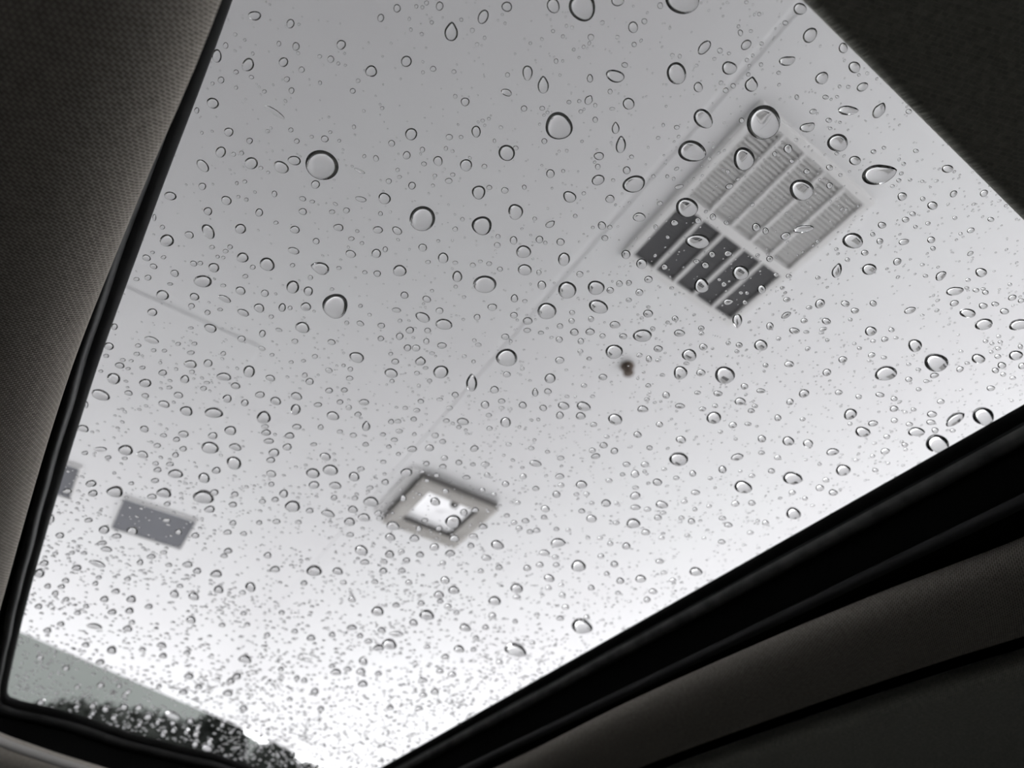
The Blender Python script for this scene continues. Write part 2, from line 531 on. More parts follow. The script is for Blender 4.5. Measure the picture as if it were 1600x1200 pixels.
tree(11.2, 13, 17.5, [(-0.15, 0.65, 0.62, 0.62), (0.12, 0.8, 0.55, 0.6), (0.0, 1.7, 0.7, 1.0), (0.1, 1.35, 0.62, 0.8)], 'narrow dark tree with a steep right side between two others', 5200, 5, 0.07)
tree(16.6, 18, 16.0, [(-0.35, 0.9, 0.75, 0.9), (0.5, 1.15, 0.9, 0.85), (1.35, 1.45, 0.8, 0.8), (0.2, 2.2, 1.7, 1.1)], 'low dark bushy tree right of the narrow one', 6400, 9, 0.075)

# low dark treeline added out of view to darken the raindrop rims
V, F = [], []
rl = random.Random(4)
for i in range(5200):
    az = rl.uniform(-105, 105)
    dist = rl.uniform(44, 52)
    x, y = polar(az, dist)
    zt = 8.6 + 0.9 * math.sin(az * 0.31) + 0.7 * math.sin(az * 0.83 + 2)
    z = zt * rl.random() ** 0.7
    c = Vector((x, y, z))
    u = Vector([rl.gauss(0, 1) for _ in range(3)]).normalized() * 0.9
    w = u.cross(Vector([rl.gauss(0, 1) for _ in range(3)]).normalized()).normalized() * 0.6
    k = len(V)
    V += [c - u, c + w, c + u, c - w]
    F.append((k, k + 1, k + 2, k + 3))
tag(link('treeline', pydata('treeline', V, F), M['leaf']), 'unseen low dark treeline added along the horizon to darken the raindrop rims', 'trees', kind='stuff')

# ------------------------------------------------------------------ the car around the camera
HG = 0.38
gl = [(-0.079, 1.290), (-0.074, 1.309), (-0.058, 1.3185), (-0.019, 1.321), (0.046, 1.337), (0.114, 1.371), (0.171, 1.383), (0.231, 1.396), (0.280, 1.402), (0.367, 1.438),
      (0.45, 1.447), (0.525, 1.425), (0.560, 1.375), (0.5676, 1.305), (0.5690, 0.87), (0.5696, 0.43), (0.5692, 0.06), (0.569, -0.3), (0.571, -0.595), (0.56, -0.607), (0.25, -0.61),
      (-0.067, -0.607), (-0.078, -0.595), (-0.076, -0.25), (-0.081, 0.148), (-0.0865, 0.30), (-0.0915, 0.495), (-0.0905, 0.9), (-0.083, 1.22)]
GP = resample(gl, 260, True)

sunroof = empty('sunroof', (0, 0, 0))
tag(sunroof, 'black sunroof frame with rubber seal and guide rail around the glass', 'sunroof frame')
# glass pane: clear tinted sheet that runs 18 mm under the seal
gc = GP.mean(0)
tan = np.roll(GP, -1, 0) - np.roll(GP, 1, 0)
tan /= np.linalg.norm(tan, axis=1)[:, None]
nor = np.stack([tan[:, 1], -tan[:, 0]], 1)
if ((GP - gc) * nor).sum() < 0: nor = -nor
GE = GP + nor * 0.018
n = len(GE)
V = [(p[0], p[1], EYE + HG) for p in GE] + [(p[0], p[1], EYE + HG + 0.004) for p in GE]
F = [tuple(range(n - 1, -1, -1)), tuple(range(n, 2 * n))] + [(i, (i + 1) % n, n + (i + 1) % n, n + i) for i in range(n)]
glass = link('sunroof_glass', pydata('sunroof_glass', V, F), M['glass'])
tag(glass, 'clear sunroof glass pane covered in raindrops', 'glass pane')

sweep_loop('rubber_seal', GP, [(0.017, 0.3795), (0.002, 0.3795), (0.0, 0.3775), (0.0, 0.3735), (0.003, 0.3695), (0.0062, 0.3675)], M['rubber'], sunroof)
sweep_loop('guide_rail', GP, [(0.006, 0.3676), (0.0063, 0.3615), (0.008, 0.3575), (0.011, 0.3560), (0.0145, 0.3568), (0.016, 0.361), (0.017, 0.369)], M['rail'], sunroof,
           wob=lambda t, j: 0.0006 * math.sin(t * 190) * math.sin(t * 67 + 1))
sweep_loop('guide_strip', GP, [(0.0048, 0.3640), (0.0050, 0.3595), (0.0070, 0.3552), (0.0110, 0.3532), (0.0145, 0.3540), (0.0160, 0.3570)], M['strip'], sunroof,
           keep=lambda c: c.x > 0.555 and c.y > -0.5 and c.y < 1.36)  # lighter mottled grey, right side only
sweep_loop('frame_wall', GP, [(0.015, 0.368), (0.018, 0.360), (0.0185, 0.318)], M['flock'], sunroof)
sweep_loop('frame_ledge', GP, [(0.0185, 0.318), (0.0125, 0.3165), (0.0118, 0.3135), (0.0118, 0.3085), (0.016, 0.3065)], M['ledge'], sunroof)
sweep_loop('lower_wall', GP, [(0.016, 0.3065), (0.030, 0.3045)], M['flock'], sunroof)

# headliner: rolled trim ring around the opening, then the flat lining
hl = [(-0.0892, 1.02), (-0.083, 1.10), (-0.070, 1.155), (-0.049, 1.186), (-0.006, 1.216), (0.051, 1.248), (0.15, 1.29), (0.28, 1.315), (0.40, 1.31), (0.50, 1.27), (0.562, 1.19), (0.584, 1.08),
      (0.585, 0.83), (0.5755, 0.60), (0.579, 0.40), (0.589, 0.25), (0.603, 0.14), (0.615, -0.05), (0.625, -0.40), (0.60, -0.58), (0.54, -0.62), (0.25, -0.62), (-0.01, -0.62), (-0.055, -0.57),
      (-0.059, -0.3), (-0.0635, 0.05), (-0.067, 0.14), (-0.0735, 0.22), (-0.0835, 0.385), (-0.0880, 0.66)]
HP = resample(hl, 260, True)
headliner = empty('headliner', (0, 0, 0))
tag(headliner, 'beige grey knitted headliner with a rolled edge around the sunroof opening', 'headliner')
rollp = [(0.010, 0.300), (0.004, 0.297), (0.0006, 0.2915), (0.0, 0.2855), (0.0015, 0.2800), (0.006, 0.2735), (0.014, 0.2675), (0.026, 0.2615), (0.042, 0.2565), (0.060, 0.2530), (0.076, 0.2515), (0.081, 0.2550), (0.082, 0.2640)]
sweep_loop('rolled_edge', HP, rollp, M['fabric'], headliner)
sweep_loop('lining', HP, [(0.114, 0.2560), (0.106, 0.2475), (0.1035, 0.2405), (0.105, 0.2355), (0.111, 0.2325), (0.15, 0.229), (0.22, 0.224), (0.36, 0.20), (0.55, 0.13)], M['fabric2'], headliner)
sweep_loop('edge_strip', HP, [(0.0002, 0.2925), (-0.0030, 0.2900), (-0.0034, 0.2860), (-0.0015, 0.2830), (0.0008, 0.2820)], M['edge_trim'], headliner,
           keep=lambda c: c.y > 1.14 and c.x < 0.5)
tag(bpy.data.objects['lining'], 'darker flat lining beyond the groove')

# sliding blind that covers the rear of the opening
shade = empty('sunroof_blind', (0.25, -0.3, EYE + 0.33))
tag(shade, 'dark olive grey fabric blind covering the upper right corner', 'blind')
V, F = [], []
prof = [(-0.0212, 0.006), (-0.0206, 0.003), (-0.0212, -0.0005), (-0.024, -0.003), (-0.035, -0.0035), (-0.1, -0.003), (-0.3, -0.002), (-0.60, 0.0)]
NX = 24
for i in range(NX + 1):
    xx = -0.33 + 0.652 * i / NX
    for (yy, zz) in prof:
        V.append((xx, yy + 0.3 - 0.0035 * (i / NX - 0.5), zz))
for i in range(NX):
    for k in range(len(prof) - 1):
        a = i * len(prof) + k
        F.append((a, a + len(prof), a + len(prof) + 1, a + 1))
me = pydata('blind_cloth', V, F, True)
uv = me.uv_layers.new(name='UVMap')
for lp in me.loops:
    c = me.vertices[lp.vertex_index].co
    uv.data[lp.index].uv = (c.x, c.y - c.z)
bc = link('blind_cloth', me, M['shade'], shade)
box_obj('stiffener_bar', -0.33, 0.325, 0.255, 0.272, 0.0005, 0.006, M['rubber'], shade, 0.001)

# outer roof skin and closed cabin
body = empty('car_body', (0, 0, 0))
tag(body, 'dark car roof and cabin shell around the sunroof', kind='structure')
sweep_loop('roof_skin', GP, [(0.0185, 0.376), (0.0195, 0.384), (0.03, 0.386), (0.12, 0.382), (0.30, 0.36), (0.42, 0.30)], M['car_paint'], body)
sweep_loop('roof_side', GP, [(0.42, 0.30), (0.49, 0.14), (0.53, -0.10), (0.525, -0.105)], M['dark_trim'], body)
sweep_loop('cabin_side', GP, [(0.535, -0.42), (0.53, -0.55), (0.50, -0.9)], M['cabin'], body)
sweep_loop('front_light_block', GP, [(0.528, -0.104), (0.534, -0.42)], M['dark_trim'], body, keep=lambda c: c.y > 1.45)  # unseen sheet added to shut off the bright windscreen view through the drops
for (xa, ya) in ((-0.60, -0.9), (-0.61, 0.15), (-0.60, 1.30), (1.08, -0.9), (1.09, 0.15), (1.08, 1.30)):
    box_obj('pillar', xa - 0.02, xa + 0.02, ya - 0.06, ya + 0.06, EYE - 0.45, EYE - 0.08, M['cabin'], body, 0.01)
sweep_loop('cabin_floor', GP, [(0.50, -0.9), (0.2, -0.92), (-0.10, -0.92), (-0.25, -0.92)], M['cabin'], body)
box_obj('floor_pan', -0.6, 1.1, -1.1, 1.95, EYE - 0.97, EYE - 0.93, M['cabin'], body)

# ------------------------------------------------------------------ raindrops on the glass
DROPS = """1193,191.2,53.5,52.5,-30;1066.2,-1.2,53,47,0;503,258,51.5,46.5,15;910,10.5,41.5,46,0;873.2,197,43.5,42,0;1370.5,273.2,49.5,32,-8,-15;
660,341.5,41,38,0;523.8,478,39.5,38.5,0;1081.2,236.5,43.5,33.5,12;1252.5,296.8,38.5,32.5,0;1162.2,248.2,33,36.5,-12;1057,114.5,30,35.5,-10;
1073.2,324.2,36,29.5,0;1463,567,37.5,27.5,0;1465,694,36.5,27,0;757.5,444,37,26.5,5;990.5,287.5,36.5,25.5,-12;753,352.5,31,29.5,0;
1536.8,651,34.5,26.5,0;1308.8,223.2,33,27.5,0;1098.8,185.5,34.5,26,48;791.8,558.8,33,27,0;1090,377,37,23.5,3;1132.5,586.2,32.5,25.5,0;
1332.5,376.2,32,24.5,0;886.2,453.2,28.5,26.5,0;854.5,485.8,29,26,0;1384.5,583.8,35.5,21,-12;909.2,980,33.5,20,12;791.8,238.8,27,24,30;
935,479.2,30.5,20.5,18;317.5,777.5,34,18,8;1157,426.2,26.5,23,0;705,51.2,22,27,-5,-85;959.5,549.5,27,22,0;805.5,1017.5,34.5,17,12;
931.2,449.5,26.5,22,0;961.2,118.8,29.5,19.5,15;1060.5,718.2,30,19,0;805.5,330.8,23,24.5,0;1003.8,524.5,30,18.5,0;1238.5,747.8,30,18.5,5;
1096,446.2,23.5,23,20;317,439.5,28.5,18.5,5;1161.2,761.5,28,18.5,10;1265.5,55,26.5,19.5,-52;1593,507.5,34,15,-15;502,419.5,25.5,19.5,25,-165;
1139.5,106.2,23,21.5,0;328,700,27.5,17.5,10;864.5,8.8,20,24,-15;417.5,413,24.5,19.5,18;708,815.5,25,19,0;688.8,581.2,23.5,20,0;1537.5,507,28,16.5,-15;
818,393.2,23.5,19.5,0;748,300.5,21.5,21,0;1173.8,133,21.5,21,0,-80;1063,582.5,21.5,21,0;365.5,723.8,23.5,19,25;848.8,134.2,18.5,24,5,-90;
737,599.5,18.5,24,0,-90;157,617.5,29.5,15,18;439.5,261.2,25,17.5,25;1323.2,172.5,28,15.5,0,0;325.5,361.8,26,16.5,52;333.8,645.5,28.5,15,8;
1077,555,23,18.5,0;1373,173.8,25,17,-48,-60;693.8,506.8,26.5,16,8;1115.5,653,23.5,18,0;1429.8,540,21.5,19.5,0;260.8,375.8,22.5,18.5,15;
1491.2,657,29.5,14,-30,-35;412,652.5,22.5,18,18;1100.5,74.2,26,15.5,-52;179.5,769.2,26,15.5,8;457.5,448.5,20.5,19.5,18;387.5,101.2,18.8,21.2,20;
392.5,255,21.2,18.8,0;1284.2,122,22,18,-38;970,227.5,17,23,10,-90;1358.2,420.8,23,17,-15;1250,13.8,21,18.5,0;881.2,405,18.5,21,15;
1240,803,23.5,16.5,0;457,791.8,25,15.5,10;824.2,113.8,16,23.8,0;516.2,734.8,24.5,15.5,8;755,26.2,16.5,23,22;472.5,511.8,23,16.5,15;
903.8,885,23,16.5,5;624.5,423,21,18,0;1317.5,735,23.5,16,-5;820,421.5,22,17,0;1228.8,95.5,24,15.5,0,-25;961.2,655.2,23,16,8;890,307.5,21.5,17,18;
557.5,558.5,23.5,15.5,18;642.5,209.5,19,19,0;728.2,258,19,19,0;1348,675.2,24,15,5;177.5,591.8,20.5,17.5,20;1432,675.2,26.5,13.5,-3;
1188.8,539.5,21,17,0;1253.8,358,28,12.5,-12,0;1491.8,455,28,12.5,-10;1512,489.5,25,14,5;1260.8,199.5,23,15,-10,-35;196.2,703.8,23,15,12;
490.5,893,24.5,14,5;982.2,162,18.5,18.5,0;389.2,580.5,18.5,18.5,20;1335,105,19,18,0;600.8,310,19.5,17.5,20;660.5,495.8,23.5,14.5,22;
317,259,24.2,14,46;1328.8,647.5,21.5,15.5,-25;580,111.2,18.5,18,0;965,1.5,20,16.5,0;934.5,281.2,21,15.5,-22;332.5,161.2,20,16.2,20;
579.5,784.5,24,13.5,8;608.5,1007.8,23,14,8;428.8,175,37.5,8.5,33;338.8,87.5,15,21.2,0;255.8,771,23.5,13.5,10;1587.5,555.5,22.5,14,-10;
1152,500,16.5,19,0,90;1307.5,424.2,21.5,14.5,-60,-75;253.8,461.2,20,15.5,20;666.8,962.2,23.5,13,8;1528.8,560.8,21,14.5,0;488.8,740,21.5,14,12;
398,24.5,20,15,0;274.2,740.8,24,12.5,8;460,250.8,20.5,14.5,10;635,95.8,16.5,18,0;911.8,635.2,22,13.5,14;989.5,818.5,22,13.5,-5;564.5,860.5,21,14,16;
871.8,848.5,23.5,12.5,-3;611.2,583.2,20.5,14,12;379,402.5,18.5,15.5,10;345,237.5,16.2,17.5,0;998.8,339.2,20,14,0;989.2,42.5,15.5,18,0;
269.5,1117.5,26.5,10.5,20;318.8,747,18.5,15,28;291.2,642.5,20.5,13.5,20;692.5,403,16,17,0;1002.5,412,17,16,0;375.8,357.5,17.5,15.5,0;
350,588.8,23.5,11.5,8;1335.8,250.8,18.5,14.5,0;1360.5,517.5,18.5,14.5,0;744,205.5,14,19,-10;792,10.5,16.5,16,30;714.5,432,15.5,17,0;
807.5,920,19.5,13.5,5;520,650,20,13,10;1533,425.8,18.5,14,0;1231.8,689.5,18.5,14,-5;266.2,306.2,19,13.5,10;613.8,822,20.5,12.5,8;
461.8,640,15.5,16.5,12;790,660,16.5,15.5,0;859.5,591.2,17,15,0;360,673,19.5,13,12;590,956,19.5,13,8;777,852.2,21,12,12;328.8,513,20,12.5,20;
297.5,569.2,20,12.5,8;1165.8,70,18.5,13.5,-48;334.2,418.2,17.5,14,20;236.8,531.2,24.5,10,15;1347.5,135.8,19.5,12.5,-30;773,939.8,19.5,12.5,3;
635,738.8,19,12.5,0;227,598.8,19.5,12,8;152,881.2,27.5,8.5,18;1091,136.2,14,16.5,0;1317.5,75,14,16.5,0;1087.5,894,20,11.5,0;353.8,313.2,17,13.5,25;
553.2,745,17,13.5,18;1480.5,263.8,19,12,-5;443,97,15,15,0;147.5,978.8,25,9,8;533.2,70,14.5,15.5,0;684.5,251.5,14.5,15.5,-25;1470,431.2,19.5,11.5,-38;
1281.2,474.5,16.5,13.5,-30;61.2,896.2,16.5,13.5,0;206.5,830,18.5,12,12;405,481.2,17,13,22;391.2,918,17,13,28;568.8,809,19,11.5,10;657,565,18,12,0,-85;
478,479.2,16.5,13,12;1034,788.8,19.5,11,8;1262.5,693.2,16.5,13,0,60;162.5,828,17,12.5,0;428.2,707.5,17,12.5,0;588,396,15,14,0;481.8,455,15,14,20;
382.5,1031.2,21,10,12;512.5,803.2,22,9.5,18;961.8,201,13,16,0,-90;1457,321.2,16,13,0;357.5,206.2,15,13.8,30;880.5,634.2,18,11.5,10;
908.5,757.5,18,11.5,0;1301,706.5,20.5,10,-8;430.8,626.8,17,12,18;463.2,619.2,18.5,11,18;508.2,713.8,17.5,11.5,12;546.2,815.8,17.5,11.5,8;
1156.5,627.5,17.5,11.5,0;935.8,243.8,16,12.5,0;375.8,454.2,16,12.5,20;1256.2,615,16,12.5,-15;723.2,659,19,10.5,8;523.8,759,19,10.5,8;
548,396.8,16.5,12,25;708.8,923,18,11,8;1231.2,232.5,13.5,14.5,0;978,397.5,14.5,13.5,0;367.5,699,19.5,10,16;256.2,631.8,18.5,10.5,16;
222.5,710.5,18.5,10.5,15;350.8,467,21.5,9,24;680,784.2,16,12,22;791.5,144.5,17,11.2,25;380,488.8,19,10,25;1152,714.5,20,9.5,-12;
620.5,360.5,16.5,11.5,30;458.8,391.8,18,10.5,18;846.5,445.5,13.5,14,0;453.8,37,12.5,15,15;1409.5,307,15,12.5,-20;960.8,507.5,17,11,0;
490.5,758,17,11,0;302.5,932.5,17,11,18;619.5,990.8,22,8.5,3;1012.5,490,15.5,12,0;337.5,897.5,18.5,10,0;238,488,16,11.5,10;924.2,810.8,16,11.5,5;
493,288.2,13.5,13.5,10;919.5,156.8,13.5,13.5,0,-60;860,271.2,13.5,13.5,0;1190,452,13.5,13.5,0;572,666.5,13.5,13.5,0,-85;726.8,159,14,13,0;
992.5,774.8,16.5,11,-10;858.2,904,16.5,11,8;953.2,310.8,14.5,12.5,-10;130,670,18,10,18;1061.5,520.5,17,10.5,0;1004.2,639.5,17,10.5,0;
170,541.2,15.5,11.5,15;460.8,358.8,15.5,11.5,20;1227.5,368.8,15.5,11.5,-15;529,355.5,16,11,8;590.5,359.2,16,11,0;609.5,839.8,16,11,12;
1064,687.2,16,11,8;1422,485,18.5,9.5,-18;836.8,724.5,19.5,9,10;323.8,1168.8,19.5,9,14;288.8,592.5,14,12.5,10;355,623,14.5,12,10;685.5,930,16.5,10.5,5;
1001.2,905,16.5,10.5,0;303.8,463.8,15,11.5,20;142,756.2,18,9.5,0;727,981.8,18,9.5,16;824.5,501.5,15.5,11,0;341.2,922,15.5,11,10;286.8,678.5,17,10,10;
325,330,13.5,12.5,20;940.5,352.5,13.5,12.5,25;1181.5,355,13.5,12.5,0;325,567.5,14,12,0;443.2,771.8,14,12,12;687,9.5,11.5,14.5,0;769.2,480,14.5,11.5,0;
327.5,796.2,16.5,10,0;527.5,893.2,16.5,10,10;907.2,650,15,11,0;157,702,20.5,8,0;298.2,969.2,15.5,10.5,10;660.5,386.8,13.5,12,10;
567.5,1033.8,14,11.5,28;1241.2,517,16,10,8;423.8,740.5,16,10,12;551.2,796.5,16,10,12;295.8,367,14.5,11,20;1095,582.5,14.5,11,0;332.5,681,14.5,11,0;
678.8,855,14.5,11,0;608.8,866.5,14.5,11,12;695.5,906.8,14.5,11,15;947,786.5,15,10.5,0;205,937,15,10.5,0;272.5,928.8,15,10.5,18;
1412.2,378,16.5,9.5,-12;717.5,1015,16.5,9.5,10;405,332,12.5,12.5,30;635.5,242.5,12,13,0;758,632.5,13,12,0;992.2,740.5,13,12,0;441,480.5,11.5,13.5,0;
802.5,375.5,11.5,13.5,0;79.5,810.5,11.5,13.5,0;406.2,616.8,15.5,10,0;647.5,841.5,15.5,10,0;710,841.8,15.5,10,0;174.2,1016.8,15.5,10,12;
462.5,72.5,11.2,13.8,0;874.5,563,14,11,0;448.8,698.5,14,11,0;772.5,609,14,11,0;563.8,311.2,18,8.5,12;922,518.5,14.5,10.5,0;1456.2,647.5,16,9.5,0;
979.2,266,12,12.5,0;859.2,350.8,15,10,-20,-40;1233.2,569,15,10,0;1027.2,753.8,15,10,0;875.8,378,13,11.5,0;620.5,13,11,13.5,0;897.5,519,13.5,11,0;
1292,582,13.5,11,-22;569,628.5,16.5,9,0;422.5,590.8,15.5,9.5,18;145,771.2,15.5,9.5,0;273,427,14,10.5,25;1137,471.8,14,10.5,-5,-10;
1028.5,545,14,10.5,0;1402,408.8,14,10.5,-30;671.2,700,14,10.5,0;1291.2,502,14.5,10,12;278.8,617.5,14.5,10,12;368,603,14.5,10,12;850.8,864.2,17,8.5,5;
643.8,290,12,12,0;293,882.5,16,9,0;703.2,865,16,9,0;803.8,466.2,11.5,12.5,0;1129,733.8,12.5,11.5,0;413.8,458.2,13,11,15;1013.2,436.5,13,11,0;
690.5,540,15,9.5,0;166.2,858.8,19,7.5,8;452.5,681,15,9.5,0;563.8,1049.8,15,9.5,0;1565.5,571.2,13.5,10.5,0;1190.5,685.8,13.5,10.5,0;
525,1051,16.5,8.5,0;316.2,291.2,12.5,11.2,0;666.8,467.5,14,10,20;1537.5,302,14,10,-30;1316.8,562,14,10,-8;225.5,670.5,14,10,10;338,735.2,14,10,0;
852,795.2,14,10,12;415.8,676.2,15.5,9,0;644,701.8,15.5,9,0;843,374.2,12,11.5,0;1203,509.5,11.5,12,0;874.8,649,12,11.5,0;231.2,1120,14.5,9.5,0;
632,461.2,12.5,11,8;595,28,10.5,13,0;473.2,330.5,13,10.5,15;640.5,516,13,10.5,0;650.2,543.8,13,10.5,0;483.8,596.2,13,10.5,0;1098.8,542,13,10.5,0;
1378,351.8,13,10.5,0;760,872,16,8.5,10;429.5,890,16,8.5,0;1364.2,661.8,16,8.5,-8;355.8,1083.8,16,8.5,0;591.5,1013.2,17,8,0;566.8,1069.5,16,8.5,0;
187,571.2,15,9,12;1383,705.2,15,9,-8;228.8,403,14,9.5,20;1320.8,474.5,14,9.5,12;1536.2,478,14,9.5,0;1569.5,486.5,14,9.5,0;624.5,525.5,12,11,0;
237.5,776.2,15.5,8.5,0;119.5,888,15.5,8.5,0;199.2,983,15.5,8.5,10;999,457,12.5,10.5,0;1455,374.8,12.5,10.5,0;816.8,633.2,12.5,10.5,0;
869.5,772.5,12.5,10.5,0;1491.2,473.8,14.5,9,-18;377.5,529.5,13,10,0;921.8,122.5,9.5,13.5,0;942,589.2,13.5,9.5,0;335,769.5,13.5,9.5,0;
1281,762.5,13.5,9.5,0;646.2,973.8,13.5,9.5,14;420,689.5,16,8,0;1227.5,493,15,8.5,-30,-30;295,1057.5,15,8.5,0;1040.8,617.5,11.5,11,0;
507.5,217,12,10.5,20;382.5,629.5,12,10.5,0;93.5,837,14,9,0;369.5,1058,14,9,0;686.8,485.5,12.5,10,0;1102,414.5,12.5,10,0;978.8,853.5,12.5,10,0;
105,767.5,15.5,8,0;1062.5,634.5,15.5,8,0;993,793,15.5,8,0;996.2,679.2,13,9.5,12;1145,664.2,13,9.5,0;68.8,880.5,14.5,8.5,0;463.8,667.2,14.5,8.5,0;
1121.8,615,14.5,8.5,0;874.5,744.5,14.5,8.5,0;1302,770,14.5,8.5,0;254.2,582.5,13.5,9,0;423,719,13.5,9,0;741.2,701,13.5,9,-12;1397,638.8,13.5,9,-10;
516.8,92.5,10.5,11.5,0;410,521.2,10.5,11.5,0;836.2,613.8,10.5,11.5,0,-90;636.8,543.5,12,10,0;1053.8,348,12,10,0;725,800.8,12,10,0;
252.5,1009,16,7.5,10;769.2,962.5,12,10,0;1009,832,14,8.5,0;163,936.8,14,8.5,0;193.8,1104.5,14,8.5,0;789.5,526.2,12.5,9.5,0;943.2,696,12.5,9.5,0;
1490,303,13,9,-42;380.5,1107.5,13,9,0;63.8,1097.5,13,9,0;706.2,1054.2,13,9,0;679.5,1081.5,13,9,0;182,838.2,15.5,7.5,0;570,878.8,14.5,8,0;
930.8,713,14.5,8,-8;788.8,297.5,11.5,10,0;953.5,453.5,11.5,10,0;1581.8,465.2,13.5,8.5,-20;202,955,13.5,8.5,0;165,1108.2,13.5,8.5,0;
485.8,997.5,13.5,8.5,0;589.5,427.5,12,9.5,12;803,492.5,12,9.5,0;1597,572,12,9.5,-22;418,868,12,9.5,0;848.8,637.5,12,9.5,10;960,704.8,12,9.5,-12;
1234.5,628,12,9.5,-18;550,936.5,12,9.5,28;973.8,525.5,12.5,9,0;1335.8,485.5,12.5,9,0;1007.8,725.8,12.5,9,0;1149.2,787,12.5,9,0;157.5,1070.5,12.5,9,0;
491.8,1081,12.5,9,0;345.5,125,10,11.2,0;1454.5,660,14,8,0;175,957,14,8,0;286.2,1082,14,8,0;518,534.5,13,8.5,12;308,892.5,13,8.5,0;
598.8,892.5,13,8.5,0;74,985.5,13,8.5,0;360,1065,13,8.5,0;305,1162.5,13,8.5,0;969.2,908,13,8.5,0;612,224,10,11,-25;923.2,58.2,10,11,0;
1163.2,603.8,11.5,9.5,0;619.5,484.5,14.5,7.5,8;1460,586.8,14.5,7.5,-12;156.2,1035.2,14.5,7.5,0;617.5,565,12,9,0;792,585,12,9,0;356.2,861.2,13.5,8,0;
823.8,888,12,9,0;960.2,882,12,9,0;217,1105.5,13.5,8,0;549.5,981.5,16.5,6.5,0;1139.5,291.2,12.5,8.5,-20;656.2,867,12.5,8.5,0;178.8,510.5,10,10.5,0;
494,376.8,10.5,10,0;1112.5,397.5,10.5,10,0;967.8,443.2,10.5,10,0;1086.8,769.8,14,7.5,0;1215.5,653,10.5,10,0;1375,617,14,7.5,5;702,214.2,11,9.5,0;
1038.2,417,11,9.5,0;906,428.5,11,9.5,0;873.8,530.5,11,9.5,0;1374.8,377,11,9.5,0;1364.5,474.2,11,9.5,0;363.8,788.8,13,8,0;305,837,13,8,0;
1548.2,606.8,13,8,-10;701.2,282.5,11.5,9,10;1415,343.2,11.5,9,0;1351.2,395,11.5,9,0;278.8,831.2,11.5,9,0;595.8,508.8,12,8.5,8;1137.5,396.2,12,8.5,0;
1500,577,12,8.5,-22;514.2,610.5,12,8.5,0;856,611.5,12,8.5,0;1028.2,809,12,8.5,0;843.5,882.8,12,8.5,0;1061.2,291.8,14.5,7,-15;236.2,870,14.5,7,0;
355.5,832,13.5,7.5,0;758.2,725.8,13.5,7.5,0;755,823.2,13.5,7.5,0;740,838.2,13.5,7.5,0;1020.5,924.5,13.5,7.5,0;159.5,848.8,15.5,6.5,0;390,220,10,10,0;
1296.2,290,10,10,0;1113.8,339,10,10,0;1517,360,12.5,8,-20;246.2,734.5,12.5,8,0;745.5,495.5,10.5,9.5,0;1090.8,345,10.5,9.5,0;1196.2,360.8,9.5,10.5,0;
1013.8,560.8,9.5,10.5,0;1202.5,404.5,10.5,9.5,0;630,778.8,10.5,9.5,0;1082.5,740,10.5,9.5,0;1296.2,261.8,11,9,25;231.2,433.8,11,9,0;541.2,328.8,11,9,0;
790,756.2,11,9,0;1030.5,663.2,11,9,0;1189,610.8,14,7,0;302.5,411.8,11.5,8.5,20;680,680.5,11.5,8.5,0;602,753.5,11.5,8.5,0;590.8,801.8,11.5,8.5,0;
62.5,1027.5,11.5,8.5,12;306.2,1147.5,11.5,8.5,0;200.8,614.2,13,7.5,12;232.5,948.2,13,7.5,0;297.5,1126.8,13,7.5,0;596.2,985.5,13,7.5,10;
695.8,1027,13,7.5,0;661.2,1086.8,13,7.5,0;1270.5,174.2,12,8,-15;240,416.2,12,8,20;483.8,798.2,12,8,0;432,815,12,8,0;635,876.2,12,8,0;
1310.5,613.2,12,8,0;1470,627.5,12,8,0;60,948.2,12,8,0;95,975.5,12,8,0;133.8,1008,12,8,0;103.2,1044.2,12,8,0;145,1103,12,8,0;700,948,12,8,0;
471.2,108.8,10,9.5,0;818.8,169.5,10,9.5,0;1055,498,10,9.5,0;907.5,533.2,10,9.5,0;1031.5,8.8,9,10.5,0;777,383,10.5,9,0;945.2,372,10.5,9,0;
242,751.2,13.5,7,0;817.5,744.5,10.5,9,0;180.8,924.5,13.5,7,0;660.8,1063.8,14.5,6.5,0;563,505.5,12.5,7.5,18;547,835.8,12.5,7.5,0;
575.5,1002.5,12.5,7.5,0;807.5,933,12.5,7.5,0;1555.5,579,11,8.5,0;711.2,616.8,11,8.5,0;1080.5,814.8,11,8.5,0;1461.2,672.5,11,8.5,0;86.2,927.5,11,8.5,0;
562,267,18.5,5,26;514,578.8,11.5,8,18;1382.5,530.2,11.5,8,-12;1362,555,11.5,8,-12;1420,593,11.5,8,0;286.2,701.5,11.5,8,0;366.8,772.5,11.5,8,0;
363.8,817.5,11.5,8,0;685.8,825.5,11.5,8,0;628,892,11.5,8,0;310,1073.8,11.5,8,0;687.5,1049,11.5,8,0;496.8,632.5,13,7,0;1138.2,820.5,13,7,0;
1030.8,877.5,13,7,0;666.2,533.2,9.5,9.5,0;455.5,141.5,9,10,0;587.5,247.5,9,10,-20;1260.5,268,10,9,0;428.8,303,9,10,0;227,618.5,12,7.5,12;
742.5,797,12,7.5,0;979,725.8,12,7.5,0;821.2,814.2,12,7.5,0;102.5,907.5,12,7.5,0;976.2,101.5,10.5,8.5,15;299.2,478,10.5,8.5,0;668.2,516.5,10.5,8.5,0;
1155,539.2,10.5,8.5,0;274.2,710.8,10.5,8.5,0;218.8,879.2,10.5,8.5,0;255,1147,10.5,8.5,0;638.8,910.5,10.5,8.5,0;883.8,948.8,10.5,8.5,0;
352.5,71.2,8.8,10,0;546.2,591.2,11,8,0;1256.5,501.2,11,8,0;694.5,715.8,11,8,0;925.5,703.8,11,8,0;1175,786.2,11,8,0;1397.5,657,11,8,0;
